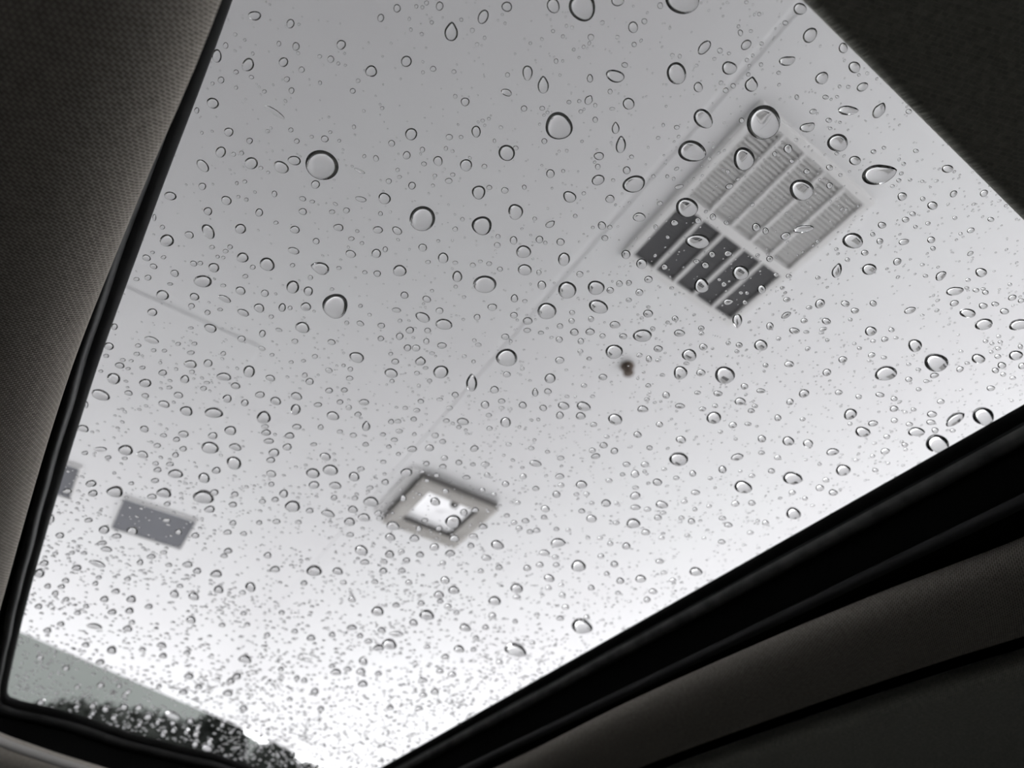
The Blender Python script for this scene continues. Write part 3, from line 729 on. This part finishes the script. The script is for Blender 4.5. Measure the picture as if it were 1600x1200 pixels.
138.2,813,13.5,6.5,0;654.5,1107.5,13.5,6.5,0;265.5,725.5,12.5,7,0;254.5,1025.5,12.5,7,0;543.2,1046,12.5,7,0;823.8,516.2,11.5,7.5,0;
1229.5,468.2,11.5,7.5,0;245.8,696.2,11.5,7.5,0;430,780.8,11.5,7.5,0;783.8,626.8,11.5,7.5,0;780,887,11.5,7.5,0;658,943,11.5,7.5,0;448.2,123.8,9.5,9,0;
676.8,107.5,9.5,9,0;1006.8,33.2,9,9.5,0;923.5,498.5,9.5,9,0;893.2,501.5,10,8.5,0;875,509.5,10,8.5,0;260,813,13,6.5,0;1156.8,51.2,8,10.5,0;
595,529,10.5,8,0;460.8,533.2,10.5,8,0;1555,475.2,12,7,0;414.2,666.5,12,7,0;563.8,732.8,12,7,0;522,777.8,10.5,8,0;717,722.8,10.5,8,0;
627,861.8,10.5,8,0;1196.2,817,10.5,8,0;1238,769.8,10.5,8,0;95.8,917,12,7,0;74.5,916.2,10.5,8,0;518.8,992.2,10.5,8,0;780.5,1035,10.5,8,0;
1011.2,937.5,10.5,8,0;473,310.5,11,7.5,20;275.8,686.8,11,7.5,0;538,609.5,11,7.5,0;559.2,647.5,11,7.5,0;552,680.2,11,7.5,0;735.8,853,11,7.5,0;
927.5,663.5,11,7.5,0;811,825.5,11,7.5,0;838.8,829,11,7.5,0;1205.5,736.2,11,7.5,0;121.2,958,11,7.5,0;758.8,980.8,11,7.5,0;298.2,551.2,12.5,6.5,0;
607.5,283,9,9,0;1125,79.2,9,9,0;850.5,220.5,9,9,0;982.5,442,9,9,0;930,187,8.5,9.5,0;934,260.5,8.5,9.5,0;654.5,826.2,9.5,8.5,0;409.2,544.5,11.5,7,20;
692,729,11.5,7,0;600,878,11.5,7,0;1097.5,639.2,11.5,7,0;876.2,716,11.5,7,0;1011.8,796.2,11.5,7,0;618.8,946,11.5,7,0;609.5,1106.5,11.5,7,0;
501.2,1108,11.5,7,0;1420,174.2,10,8,0;1095.8,513,10,8,0;1548.2,343,10.5,7.5,0;318,607,10.5,7.5,0;531.2,628.2,10.5,7.5,0;691.8,690,10.5,7.5,0;
410,783.8,10.5,7.5,0;876.8,758.2,10.5,7.5,0;939,869.2,10.5,7.5,0;1397.2,623.2,10.5,7.5,0;1215,715,10.5,7.5,0;178,1121,10.5,7.5,0;
327.5,1158.8,10.5,7.5,0;475,911.5,10.5,7.5,0;878.8,930,10.5,7.5,0;924,919,10.5,7.5,0;350,868.8,12,6.5,0;728.8,746.2,13,6,0;1128,847,12,6.5,0;
875.5,966.5,12,6.5,0;380.5,834.2,11,7,0;623.8,673.8,11,7,0;1173.8,642,11,7,0;837.2,763.5,11,7,0;585.8,909.5,11,7,0;591.2,1053,11,7,0;
551.2,142,9,8.5,0;1134,141.2,9,8.5,0;501,667.5,9,8.5,0;324.2,488.2,9.5,8,0;941.5,525,9.5,8,0;545,636.8,9.5,8,0;307.5,172.5,7.5,10,0;1295,188,10,7.5,0;
1426.2,334.2,10,7.5,0;1539.8,457,10,7.5,0;1286.2,514.5,12.5,6,-15;646.5,655,10,7.5,0;593.2,810,10,7.5,0;761.2,742.5,10,7.5,0;803,816.8,10,7.5,0;
1341.8,620,10,7.5,0;1290.5,750,10,7.5,0;475.5,1063.8,10,7.5,0;857,918.8,10,7.5,0;616.2,687.5,11.5,6.5,0;1421,663,11.5,6.5,0;222.5,1015.5,11.5,6.5,0;
1559,557,10.5,7,0;261.2,787.5,10.5,7,0;578,762.2,10.5,7,0;663.8,813.2,10.5,7,0;666.2,724.5,10.5,7,0;828.2,831.2,10.5,7,0;869.2,883,10.5,7,0;
1385.8,682.5,10.5,7,0;103.2,937,10.5,7,0;199.2,905,10.5,7,0;378.8,926.2,10.5,7,0;120,1104.2,10.5,7,0;270,1129.5,10.5,7,0;536.8,910.5,10.5,7,0;
688,940,10.5,7,0;460.5,986.8,10.5,7,0;562.5,994,10.5,7,0;1158.8,188.2,8.5,8.5,0;463.8,220.5,9,8,0;660,233.8,8,9,0;764.5,293,9,8,0;602,389.5,8,9,0;
476.2,586.2,9,8,0;1031.2,318,9,8,0;1525,453.5,11,6.5,0;651.2,641.2,11,6.5,0;909.2,798.8,11,6.5,0;868,870.8,11,6.5,0;292,1020.5,11,6.5,0;
1051.2,906.8,11,6.5,0;1088,408.5,9.5,7.5,0;611.2,659,9.5,7.5,0;423.8,756.8,9.5,7.5,0;696.2,767.5,9.5,7.5,0;692,880,9.5,7.5,0;953.5,849.5,9.5,7.5,0;
121.2,1073.2,9.5,7.5,0;291.2,1143.8,9.5,7.5,0;916.8,965,9.5,7.5,0;1290,151.8,10,7,0;518.8,331,10,7,0;622,658.2,10,7,0;657.5,627,10,7,0;
571.2,694.5,10,7,0;554.5,778.5,10,7,0;682,743,10,7,0;765,669.5,10,7,0;1015,700,10,7,0;255.5,680.5,11.5,6,0;255.8,863.2,11.5,6,0;1128.8,810,11.5,6,0;
1595.5,470,10.5,6.5,-18;243,724.5,10.5,6.5,0;263.8,883,10.5,6.5,0;697.5,657.5,10.5,6.5,0;466.2,816.2,10.5,6.5,0;951.8,751,10.5,6.5,0;
962.8,817,10.5,6.5,0;206.2,972.5,10.5,6.5,0;281.2,915.8,10.5,6.5,0;756.8,260,8.5,8,0;1145.5,134.2,8,8.5,0;842,425.8,8,8.5,0;1131.2,444.2,8.5,8,0;
1227,35.8,9,7.5,0;395,417.5,9,7.5,0;738.8,414.2,9,7.5,0;781.2,420.5,9,7.5,0;894,488.5,9,7.5,0;246.2,1128.8,9,7.5,0;241.2,340,6,11.2,0;549,373,9.5,7,0;
492,557,9.5,7,0;982.5,468.8,9.5,7,0;999.2,555,9.5,7,0;1393,515.5,9.5,7,0;702.5,637.5,9.5,7,0;405,816.8,9.5,7,0;751.2,892.5,9.5,7,0;
912.5,602.5,9.5,7,0;916.5,772,9.5,7,0;850,808.5,9.5,7,0;134.5,947.5,9.5,7,0;148.8,912,9.5,7,0;145,1114.5,9.5,7,0;347.5,1132.5,9.5,7,0;
271.2,1141.2,9.5,7,0;195,1086.2,9.5,7,0;743.8,997.5,9.5,7,0;417.5,992.5,9.5,7,0;713.2,957.5,9.5,7,0;368.8,112.5,8.8,7.5,0;1516.2,396.2,11,6,-28;
135,632.5,6,11,0;215.8,540,10,6.5,0;213.8,553,10,6.5,0;747.5,538.8,10,6.5,0;1264.5,480.5,10,6.5,0;1175,743.5,10,6.5,0;1413.8,695.2,10,6.5,0;
380.5,958.8,10,6.5,0;667.5,1011.2,10,6.5,0;990.8,69.5,8,8,0;485,433.8,8,8,0;953.2,143,7.5,8.5,0;847.2,169.2,8.5,7.5,0;805.8,231.2,8.5,7.5,0;
359.5,385.8,8.5,7.5,0;711.2,358,8.5,7.5,0;547.5,577,8.5,7.5,0;662.5,256,9,7,10;1057.5,199,9,7,0;1365,237,9,7,0;383.2,431.8,9,7,0;348.8,552.5,9,7,0;
300,581.2,9,7,0;764.2,412,9,7,0;651.5,583.2,9,7,0;906.8,549,9,7,0;1196.2,570.8,9,7,0;1232.5,431.5,9,7,0;1567.5,585,9,7,0;132.5,708,10.5,6,0;
168.8,715,10.5,6,0;1090,613.8,10.5,6,0;1168.8,662.5,10.5,6,0;1190,707.5,10.5,6,0;1069.2,783.8,10.5,6,0;1172.5,832.5,10.5,6,0;347,976.8,10.5,6,0;
308.8,1137.5,9,7,0;463.8,1060,9,7,0;531,674.5,9.5,6.5,0;763.8,648.8,9.5,6.5,0;753.8,765.8,9.5,6.5,0;1179.5,634.5,9.5,6.5,0;830,700.5,9.5,6.5,0;
808.8,785.5,9.5,6.5,0;440,957.5,9.5,6.5,0;740,1015.5,9.5,6.5,0;452.5,1093,9.5,6.5,0;435.8,68.2,7,8.8,0;435.8,515.5,11,5.5,15;738,47.5,7.5,8,0;
793,117,7.5,8,0;454.5,203,8,7.5,0;253.8,355,8,7.5,0;778.2,369.5,8,7.5,0;1024.5,355,7.5,8,0;1582.5,590.5,10,6,0;1056.8,747,10,6,0;518.8,1041,10,6,0;
868.8,95.5,7,8.5,0;1245,151.8,7,8.5,0;1210.5,240.5,7,8.5,0;313,411.2,8.5,7,0;1442,310.8,8.5,7,0;1458,388.2,8.5,7,0;1431.2,235.8,9,6.5,0;
331.2,386.2,9,6.5,0;352.5,392.5,9,6.5,0;1013,602.5,9,6.5,0;1117.5,634.2,9,6.5,0;1065,809.5,9,6.5,0;948.2,896.8,9,6.5,0;186.2,1072,9,6.5,0;
438.8,1046.2,9,6.5,0;831.8,1004.5,9,6.5,0;131.2,864.5,10.5,5.5,0;490,694.5,10.5,5.5,0;993,762,10.5,5.5,0;1037.5,895,10.5,5.5,0;213.2,436.2,9.5,6,0;
165.8,556.2,9.5,6,0;845.2,520,9.5,6,0;598.8,721.8,9.5,6,0;792,805.8,9.5,6,0;154.2,902.5,9.5,6,0;386.2,976.2,9.5,6,0;365,241.2,7.5,7.5,0;
377.5,239.2,7.5,7.5,0;666.5,4.5,7,8,0;819.2,292.5,7,8,0;423.8,495,8,7,0;952.8,355,8,7,0;1135,348,8,7,0;1020,513.8,8,7,0;1163.8,472.5,8,7,0;
1594.5,541.5,8,7,0;1096.2,521.2,8.5,6.5,0;1262,545,8.5,6.5,-28;222.5,574.5,10,5.5,0;598.2,679,10,5.5,0;687,624.2,10,5.5,0;1036.2,801.5,10,5.5,0;
1367.8,735,10,5.5,0;278.2,537.5,9,6,0;303.8,537,9,6,0;1559.5,544.5,9,6,0;795,694.5,9,6,0;1010.8,624.2,9,6,0;869.5,827,9,6,0;937.5,841,9,6,0;
1033.8,840.5,9,6,0;1254.2,655,9,6,0;248.2,1072.5,9,6,0;877,914.2,9,6,0;709.2,112,7.5,7,0;1126.5,129.5,7.5,7,0;594.5,333.8,7.5,7,0;453.2,481.2,7.5,7,0;
541.8,504.5,7.5,7,0;1363.8,366.2,7.5,7,0;1381.2,558.8,9.5,5.5,0;264.5,605.5,9.5,5.5,0;707.5,273,8,6.5,0;1237,251.8,8,6.5,0;1404.5,282,8,6.5,0;
457,414.5,8,6.5,0;612.5,595.5,8,6.5,0;1450,349.2,8,6.5,0;1324.2,405.8,8,6.5,0;1216.5,529.2,8,6.5,0;217.5,1132.5,8,6.5,0;141.2,1119.5,8,6.5,0;
805,971.2,8,6.5,0;255.5,402,8.5,6,0;668.8,409.5,8.5,6,0;711.2,410.5,8.5,6,0;1278,434,8.5,6,0;1364.2,533,8.5,6,0;1540,533.2,8.5,6,0;
633.2,637.5,8.5,6,0;607.5,698,8.5,6,0;660,736.8,8.5,6,0;1258,778.8,8.5,6,0;201.2,1080,8.5,6,0;956.5,170,9,5.5,0;348.8,446.2,9,5.5,0;240,547.5,9,5.5,0;
191.8,562.5,9,5.5,0;675,552,9,5.5,0;1072.5,568,9,5.5,0;205,755.5,9,5.5,0;738.8,725.8,9,5.5,0;783.8,637.5,9,5.5,0;948.2,682.5,9,5.5,0;
900.8,772.5,9,5.5,0;1074,837,9,5.5,0;1435.5,608.5,9,5.5,0;1427.5,640,9,5.5,0;1488.8,673.2,9,5.5,0;838.8,960.8,9,5.5,0;965.8,927,9,5.5,0;
559.5,126.2,7,7,0;711.2,150.5,7,7,0;418,205,7.5,6.5,0;696.8,232,6.5,7.5,0;889,159.5,7.5,6.5,0;986.8,245,7.5,6.5,0;1137,268.2,7.5,6.5,0;
1138,536.2,7.5,6.5,0;431.2,348,8,6,0;529.5,418.8,8,6,0;570,425.5,8,6,0;671.2,595,8,6,0;820,470.5,8,6,0;920.5,560.5,8,6,0;1212.5,429.5,8,6,0;
717,667.5,8,6,0;771.8,772.5,8,6,0;888,828.2,8,6,0;1363.5,712.5,8,6,0;1260,519,9.5,5,0;1447.5,595.8,9.5,5,0;195,716.2,9.5,5,0;86.2,865,9.5,5,0;
112.5,863.8,9.5,5,0;343.8,483.8,8.5,5.5,0;256.8,548,8.5,5.5,0;488,315,8.5,5.5,0;1446.2,431.2,8.5,5.5,0;1512.5,437.5,8.5,5.5,0;972.8,741.5,8.5,5.5,0;
1037.8,733.2,8.5,5.5,0;1108,790.8,8.5,5.5,0;382.5,283.8,7.5,6.2,0;413,143,7,6.5,0;499.5,88,7,6.5,0;745.5,69.5,6.5,7,0;964.5,58,7,6.5,0;
1190,68.2,7,6.5,0;1167,93.8,6.5,7,0;1189,100.8,6.5,7,0;930,164.5,6.5,7,0;907.5,174.2,7,6.5,0;1216.8,113.8,7,6.5,0;1412,256.2,7,6.5,0;385,312,7,6.5,0;
722.5,342.5,7,6.5,0;835.5,341.8,7,6.5,0;898.8,337.5,7,6.5,0;407.5,262.5,7.5,6,0;1050.5,86.2,7.5,6,0;1062,88,6,7.5,0;323.2,598,10,4.5,0;665,575,9,5,0;
1492,340.5,7.5,6,0;622.5,709.5,7.5,6,0;1328,662.2,7.5,6,0;1028.5,563.2,8,5.5,0;667,751.2,8,5.5,0;855.5,706,8,5.5,0;963.2,786.2,8,5.5,0;
924.8,786.2,8,5.5,0;1085.8,796,8,5.5,0;265.8,443.8,9.5,4.5,0;1035,586.2,8.5,5,0;1435,577.5,8.5,5,0;674.5,35,6.5,6.5,0;621.2,265.5,6.5,6.5,0;
1186.2,22,6.5,6.5,0;852,379.5,6.5,6.5,0;500,129.5,6,7,0;624.2,276.5,7,6,0;679.5,274.5,7,6,0;1325.5,135.8,7,6,0;565.5,380,7,6,0;563.2,478,7,6,0;
625,501.2,7,6,0;741.2,532,7,6,0;725.5,556.8,7,6,0;610.5,553,7,6,0;1043.2,370.5,7,6,0;1183.8,399.2,7,6,0;816.2,576.2,7,6,0;1151.5,549.2,7.5,5.5,0;
1157.5,457.5,7.5,5.5,0;1222.5,450,7.5,5.5,0;1343,544.2,7.5,5.5,0;1560.5,525.5,7.5,5.5,0;797,639.2,7.5,5.5,0;1110,747.5,7.5,5.5,0;455,565.8,8,5,0;
1511.2,567.5,8,5,0;1563.2,534.5,8,5,0;925.8,619.5,8,5,0;1125.8,675,8,5,0;1337.5,719,8,5,0;650.5,10,6,6.5,0;659,53.2,6.5,6,0;597.2,169,6.5,6,0;
754,188.5,6.5,6,0;487,213.8,6.5,6,0;1166.2,3.5,6.5,6,0;911.8,73.2,6,6.5,0;905,158,6.5,6,0;1108.5,248,6,6.5,0;1020.8,275.5,6.5,6,0;712,448,6.5,6,0;
740,565,6.5,6,0;782.5,199,7,5.5,0;1028.5,215.5,7,5.5,0;1381.2,231,7,5.5,0;1307.5,240,7,5.5,0;750.5,408.5,7,5.5,0;518.8,452,7,5.5,0;
1430.5,354.5,7,5.5,0;1277.2,377.5,7,5.5,0;1578,444.5,7,5.5,0;1328.8,499.5,7,5.5,0;1548.8,550,7,5.5,0;647.5,678.5,7,5.5,0;1007.2,736.8,7,5.5,0;
368.8,137,6.2,6.2,0;332,130.5,6.2,6.2,0;367.5,53.8,6.2,6.2,0;1394.5,290.8,7.5,5,0;157.5,580,7.5,5,0;425,554.5,7.5,5,0;474.2,563.8,7.5,5,0;
1441.2,413.8,7.5,5,0;1536.2,451.5,7.5,5,0;1420,569.2,7.5,5,0;1550,537,7.5,5,0;886,619.5,7.5,5,0;528.5,99.2,6,6,0;465.8,83.2,6,6,0;879.5,56.8,6,6,0;
864,48.5,6,6,0;880,267.2,6,6,0;1042.5,275.5,6,6,0;1355.2,114.5,6,6,0;298.2,512.5,9,4,0;200,576.2,8,4.5,0;1400,528,8,4.5,0;660,11.5,5.5,6.5,0;
676.2,290,6.5,5.5,0;893.8,43,5.5,6.5,0;1116.2,92,6.5,5.5,0;1173.2,48.5,6.5,5.5,0;1088,102.5,6.5,5.5,0;958,281.5,6.5,5.5,0;1052.5,279.5,5.5,6.5,0;
1313.2,273.5,6.5,5.5,0;1244,218.5,6.5,5.5,0;340,401.2,6.5,5.5,0;348.8,402.5,6.5,5.5,0;558.2,361.2,6.5,5.5,0;725,464.2,6.5,5.5,0;577.5,492,6.5,5.5,0;
536.8,571.2,6.5,5.5,0;1167.2,458,6.5,5.5,0;1501,365.5,6.5,5.5,0;1307,389.5,6.5,5.5,0;1292.8,531.5,6.5,5.5,0;772.5,220,5,7,0;1422,281,7,5,0;
238.2,394.5,7,5,0;1049.5,450,7,5,0;1510.8,450,7,5,0;918.8,840.5,7,5,0;1415,702.5,7,5,0;370,286.2,5.5,6.2,0;395,83.8,5.5,6.2,0;1283.8,520.5,8.5,4,0;
1153,280,7.5,4.5,-20;205,563.8,7.5,4.5,0;1414.5,644,7.5,4.5,0;660.8,113,5.5,6,0;516,206.5,6,5.5,0;530,220,6,5.5,0;418.8,269.5,6,5.5,0;
707,236.2,6,5.5,0;1139,83.5,6,5.5,0;1176.2,86.8,5.5,6,0;855.5,175.8,6,5.5,0;1311.8,135.2,5.5,6,0;372.5,307.5,6,5.5,0;1036.2,195.5,5,6.5,0;
1297.5,200.8,6.5,5,0;1335,537,6.5,5,0;1156.8,736.2,6.5,5,0;1184.2,814.2,6.5,5,0;1280.8,725.5,6.5,5,0;1358.2,563.8,7,4.5,0;1501.8,549,7,4.5,0;
1100,840.8,7,4.5,0;763.8,185.5,5.5,5.5,0;926.2,355.5,5.5,5.5,0;885,40.5,5,6,0;1308,151.2,6,5,0;684.8,376.5,6,5,0;675,454.2,6,5,0;1123.8,437,6,5,0;
1388,724,6,5,0;1441.2,283.5,6.5,4.5,0;1270,790,7,4,0;315.5,207.5,5,5.5,0;1342,117,5.5,5,0;382.5,62.5,5,5,0;1312.5,191.2,5.5,4.5,0;
1441.2,492.5,7,3.5,0;1581.2,626.2,6,4,0;423,200,5,4.5,0;850,180,5,4.5,0;1327.5,268,5.5,4,0;"""
drops = []
for it in DROPS.replace('\n', '').split(';'):
    if it:
        p = [float(q) for q in it.split(',')]
        drops.append(p)
HT = HG + 0.0042                              # water sits on the outer face

def footprint(d, nseg, rr):
    """outline of a drop on the glass: ellipse seen at (x, y) with w, h, rotation and an optional tip, laid on the glass plane"""
    x, y, w, h = d[:4]
    rot = math.radians(d[4])
    wob = [(rr.uniform(-0.04, 0.04), rr.uniform(0, 6.28), k) for k in (2, 3)]
    pts = []
    for i in range(nseg):
        a = 2 * math.pi * i / nseg
        ca, sa = math.cos(a), math.sin(a)
        ex, ey = ca * w / 2, sa * h / 2
        px = ex * math.cos(rot) - ey * math.sin(rot)
        py = ex * math.sin(rot) + ey * math.cos(rot)
        s = 1 + sum(A * math.cos(k * a + ph) for A, ph, k in wob)
        if len(d) > 5:
            ta = math.radians(d[5])
            df = abs((math.atan2(py, px) - ta + math.pi) % (2 * math.pi) - math.pi)
            s *= (1 + 0.36 * max(0.0, 1 - df / 0.7) ** 1.5) * (1 - 0.06 * max(0.0, math.sin(df)) ** 2)
        pts.append(unproject(x + px * s, y + py * s, HT))
    return np.array(pts)

CONTACT = 61.5                                # contact angle of water on the waxed glass, degrees
def dome(pts, rings, ang):
    """closed drop: flat base, domed top steepening towards the rim"""
    c = pts.mean(0)
    A = 0.5 * abs(np.dot(pts[:, 0], np.roll(pts[:, 1], -1)) - np.dot(pts[:, 1], np.roll(pts[:, 0], -1)))
    r = math.sqrt(A / math.pi)
    V, F = [], []
    n = len(pts)
    rs = [1 - (1 - k / rings) ** 1.7 for k in range(1, rings + 1)]
    th = math.radians(ang)
    RC = 1 / math.sin(th)
    V.append((0, 0, r * (RC - RC * math.cos(th))))
    for q in rs:
        z = r * (math.sqrt(max(0.0, RC * RC - q ** 2.75)) - RC * math.cos(th))
        for p in pts:
            V.append(((p[0] - c[0]) * q, (p[1] - c[1]) * q, z))
    for i in range(n):
        F.append((0, 1 + i, 1 + (i + 1) % n))
    for k in range(rings - 1):
        for i in range(n):
            j = (i + 1) % n
            a, b = 1 + k * n, 1 + (k + 1) * n
            F.append((a + i, b + i, b + j, a + j))
    base = tuple(1 + (rings - 1) * n + i for i in range(n - 1, -1, -1))
    F.append(base)
    return c, r, V, F

ONES = ['zero', 'one', 'two', 'three', 'four', 'five', 'six', 'seven', 'eight', 'nine', 'ten', 'eleven', 'twelve', 'thirteen', 'fourteen', 'fifteen', 'sixteen', 'seventeen', 'eighteen', 'nineteen']
TENS = ['', '', 'twenty', 'thirty', 'forty', 'fifty', 'sixty', 'seventy', 'eighty', 'ninety']
def say(nn):
    return ONES[nn] if nn < 20 else TENS[nn // 10] + ('-' + ONES[nn % 10] if nn % 10 else '')

def place_words(x, y, w, h):
    return '%s percent across, %s percent down' % (say(max(0, min(99, int(x / 16 + 0.5)))), say(max(0, min(99, int(y / 12 + 0.5)))))

def nearby(x, y):
    """a landmark one can find, with its direction"""
    marks = [((1110, 415), 75, 'over the dark grille half'), ((1215, 300), 95, 'over the pale grille half'), ((680, 802), 72, 'over the square lamp'),
             ((242, 817), 55, 'over the blue grey panel'), ((980, 572), 34, 'beside the brown sprinkler')]
    for (c, r, s) in marks:
        if math.hypot(x - c[0], y - c[1]) < r:
            return s
    if y > 1092 - 0.0 * x and x < 400 or (y > 1100 + 0.12 * (x - 250) and x < 540):
        return 'over the dark trees'
    if x < 300 and y > 990 + 0.42 * x:
        return 'over the grey hillside'
    xl = 365 - (y / 1090) * 355
    if x - xl < 45: return 'by the left seal'
    yr = 1200 - (x - 590) * 572 / 1010
    if yr - y < 45: return 'by the right seal'
    yt = (x - 1245) * 325 / 355
    if x > 1240 and y - yt < 40: return 'by the olive blind'
    return ''

def words(d, rank):
    x, y, w, h = d[:4]
    big = max(w, h)
    size = 'very large' if big >= 38 else 'large' if big >= 26 else 'medium' if big >= 18 else 'small'
    asp = max(w, h) / min(w, h)
    if len(d) > 5: shape = 'pointed'
    elif asp > 2.4: shape = 'streak-like'
    elif asp > 1.3: shape = ('slanting oval' if abs(d[4]) > 25 else 'wide oval' if w > h else 'tall oval')
    else: shape = 'round'
    return '%s %s raindrop' % (size, shape)

names_used = set()
rr = random.Random(21)
NT = 300
tri_v, tri_f = [], []
for idx, d in enumerate(drops):
    if idx < NT:
        big = max(d[2], d[3])
        pts = footprint(d, 36 if big > 16 else 28, rr)
        c, r, V, F = dome(pts, 12 if big > 16 else 10, CONTACT + rr.uniform(-4, 5) - (24 if max(d[2], d[3]) > 2.4 * min(d[2], d[3]) else 0))
        me = pydata('raindrop', V, F)
        sm = [True] * len(me.polygons)
        sm[-1] = False
        me.polygons.foreach_set('use_smooth', sm)
        o = link('raindrop', me, M['water'])
        o.location = (c[0], c[1], EYE + HT)
        lab = ('%s %s' % (words(d, idx), nearby(d[0], d[1]))).strip() + ', ' + place_words(*d[:4])
        if lab in names_used:
            lab = lab.replace('raindrop', 'lower raindrop' if any(abs(e[0] - d[0]) < 17 and e[1] < d[1] for e in drops[:idx]) else 'upper raindrop', 1)
        names_used.add(lab)
        tag(o, lab, 'raindrop', 'larger raindrops on the sunroof glass')
    else:
        pts = footprint(d, 16, rr)
        c, r, V, F = dome(pts, 6, CONTACT + rr.uniform(-8, 6))
        k = len(tri_v)
        tri_v += [(v[0] + c[0], v[1] + c[1], v[2]) for v in V]
        tri_f += [tuple(k + q for q in f) for f in F]

# the uncountable fine spray between them: clustered, uniform over the pane in metres
grid = {}
def cell(p): return (int(math.floor(p[0] / 0.02)), int(math.floor(p[1] / 0.02)))
for d in drops:
    c = unproject(d[0], d[1], HT)
    e1 = unproject(d[0] + d[2] / 2, d[1], HT) - c
    e2 = unproject(d[0], d[1] + d[3] / 2, HT) - c
    r = max(np.linalg.norm(e1), np.linalg.norm(e2))
    q = cell(c)
    for a in range(-1, 2):
        for b in range(-1, 2):
            grid.setdefault((q[0] + a, q[1] + b), []).append((c[0], c[1], r))
def free(p, r):
    for (x, y, s) in grid.get(cell(p), ()):
        if (p[0] - x) ** 2 + (p[1] - y) ** 2 < (r + s) ** 2: return False
    return True
def ppm(p):
    """how many picture pixels a metre covers there (1600 wide)"""
    return FPX / float(-(p[0] * D2[2] + p[1] * D1[2] + HT * UP[2]))
cl = [(rr.uniform(-0.1, 0.59), 1.5 * rr.random() ** 1.5 - 0.08, rr.uniform(0.012, 0.06)) for _ in range(420)]
count = 0
tries = 0
NFINE = 8500
while count < NFINE and tries < 120000:
    tries += 1
    if rr.random() < 0.6:
        cx, cy, cs = cl[int(rr.random() * len(cl))]
        p = (rr.gauss(cx, cs), rr.gauss(cy, cs))
    else:
        p = (rr.uniform(-0.1, 0.59), 1.53 * rr.random() ** 1.5 - 0.08)
    if not (-0.095 < p[0] < 0.58 and -0.08 < p[1] < 1.45): continue
    far = min(1.0, max(0.0, (p[1] - 0.35) / 0.6))          # drops are a little coarser towards the windscreen
    r = min(3.4, (0.95 + 0.75 * far) * math.exp(abs(rr.gauss(0, 0.5)))) / ppm(p)
    if not free(p, r * 1.1): continue
    count += 1
    grid.setdefault(cell(p), []).append((p[0], p[1], r))
    ax, an = rr.uniform(0.85, 1.2), rr.uniform(0, 3.14)
    ns_ = 10
    pts = []
    for i in range(ns_):
        a = 2 * math.pi * i / ns_
        ex, ey = r * ax * math.cos(a), r / ax * math.sin(a)
        pts.append((p[0] + ex * math.cos(an) - ey * math.sin(an), p[1] + ex * math.sin(an) + ey * math.cos(an)))
    c, r2, V, F = dome(np.array(pts), 4, CONTACT + rr.uniform(-8, 6))
    k = len(tri_v)
    tri_v += [(v[0] + c[0], v[1] + c[1], v[2]) for v in V]
    tri_f += [tuple(k + q for q in f) for f in F]
me = pydata('fine_raindrops', tri_v, tri_f)
me.polygons.foreach_set('use_smooth', [len(f) <= 4 for f in tri_f])
o = link('fine_raindrops', me, M['water'])
o.location = (0, 0, EYE + HT)
tag(o, 'countless fine raindrops sprinkled between the larger drops on the glass', 'raindrops', kind='stuff')
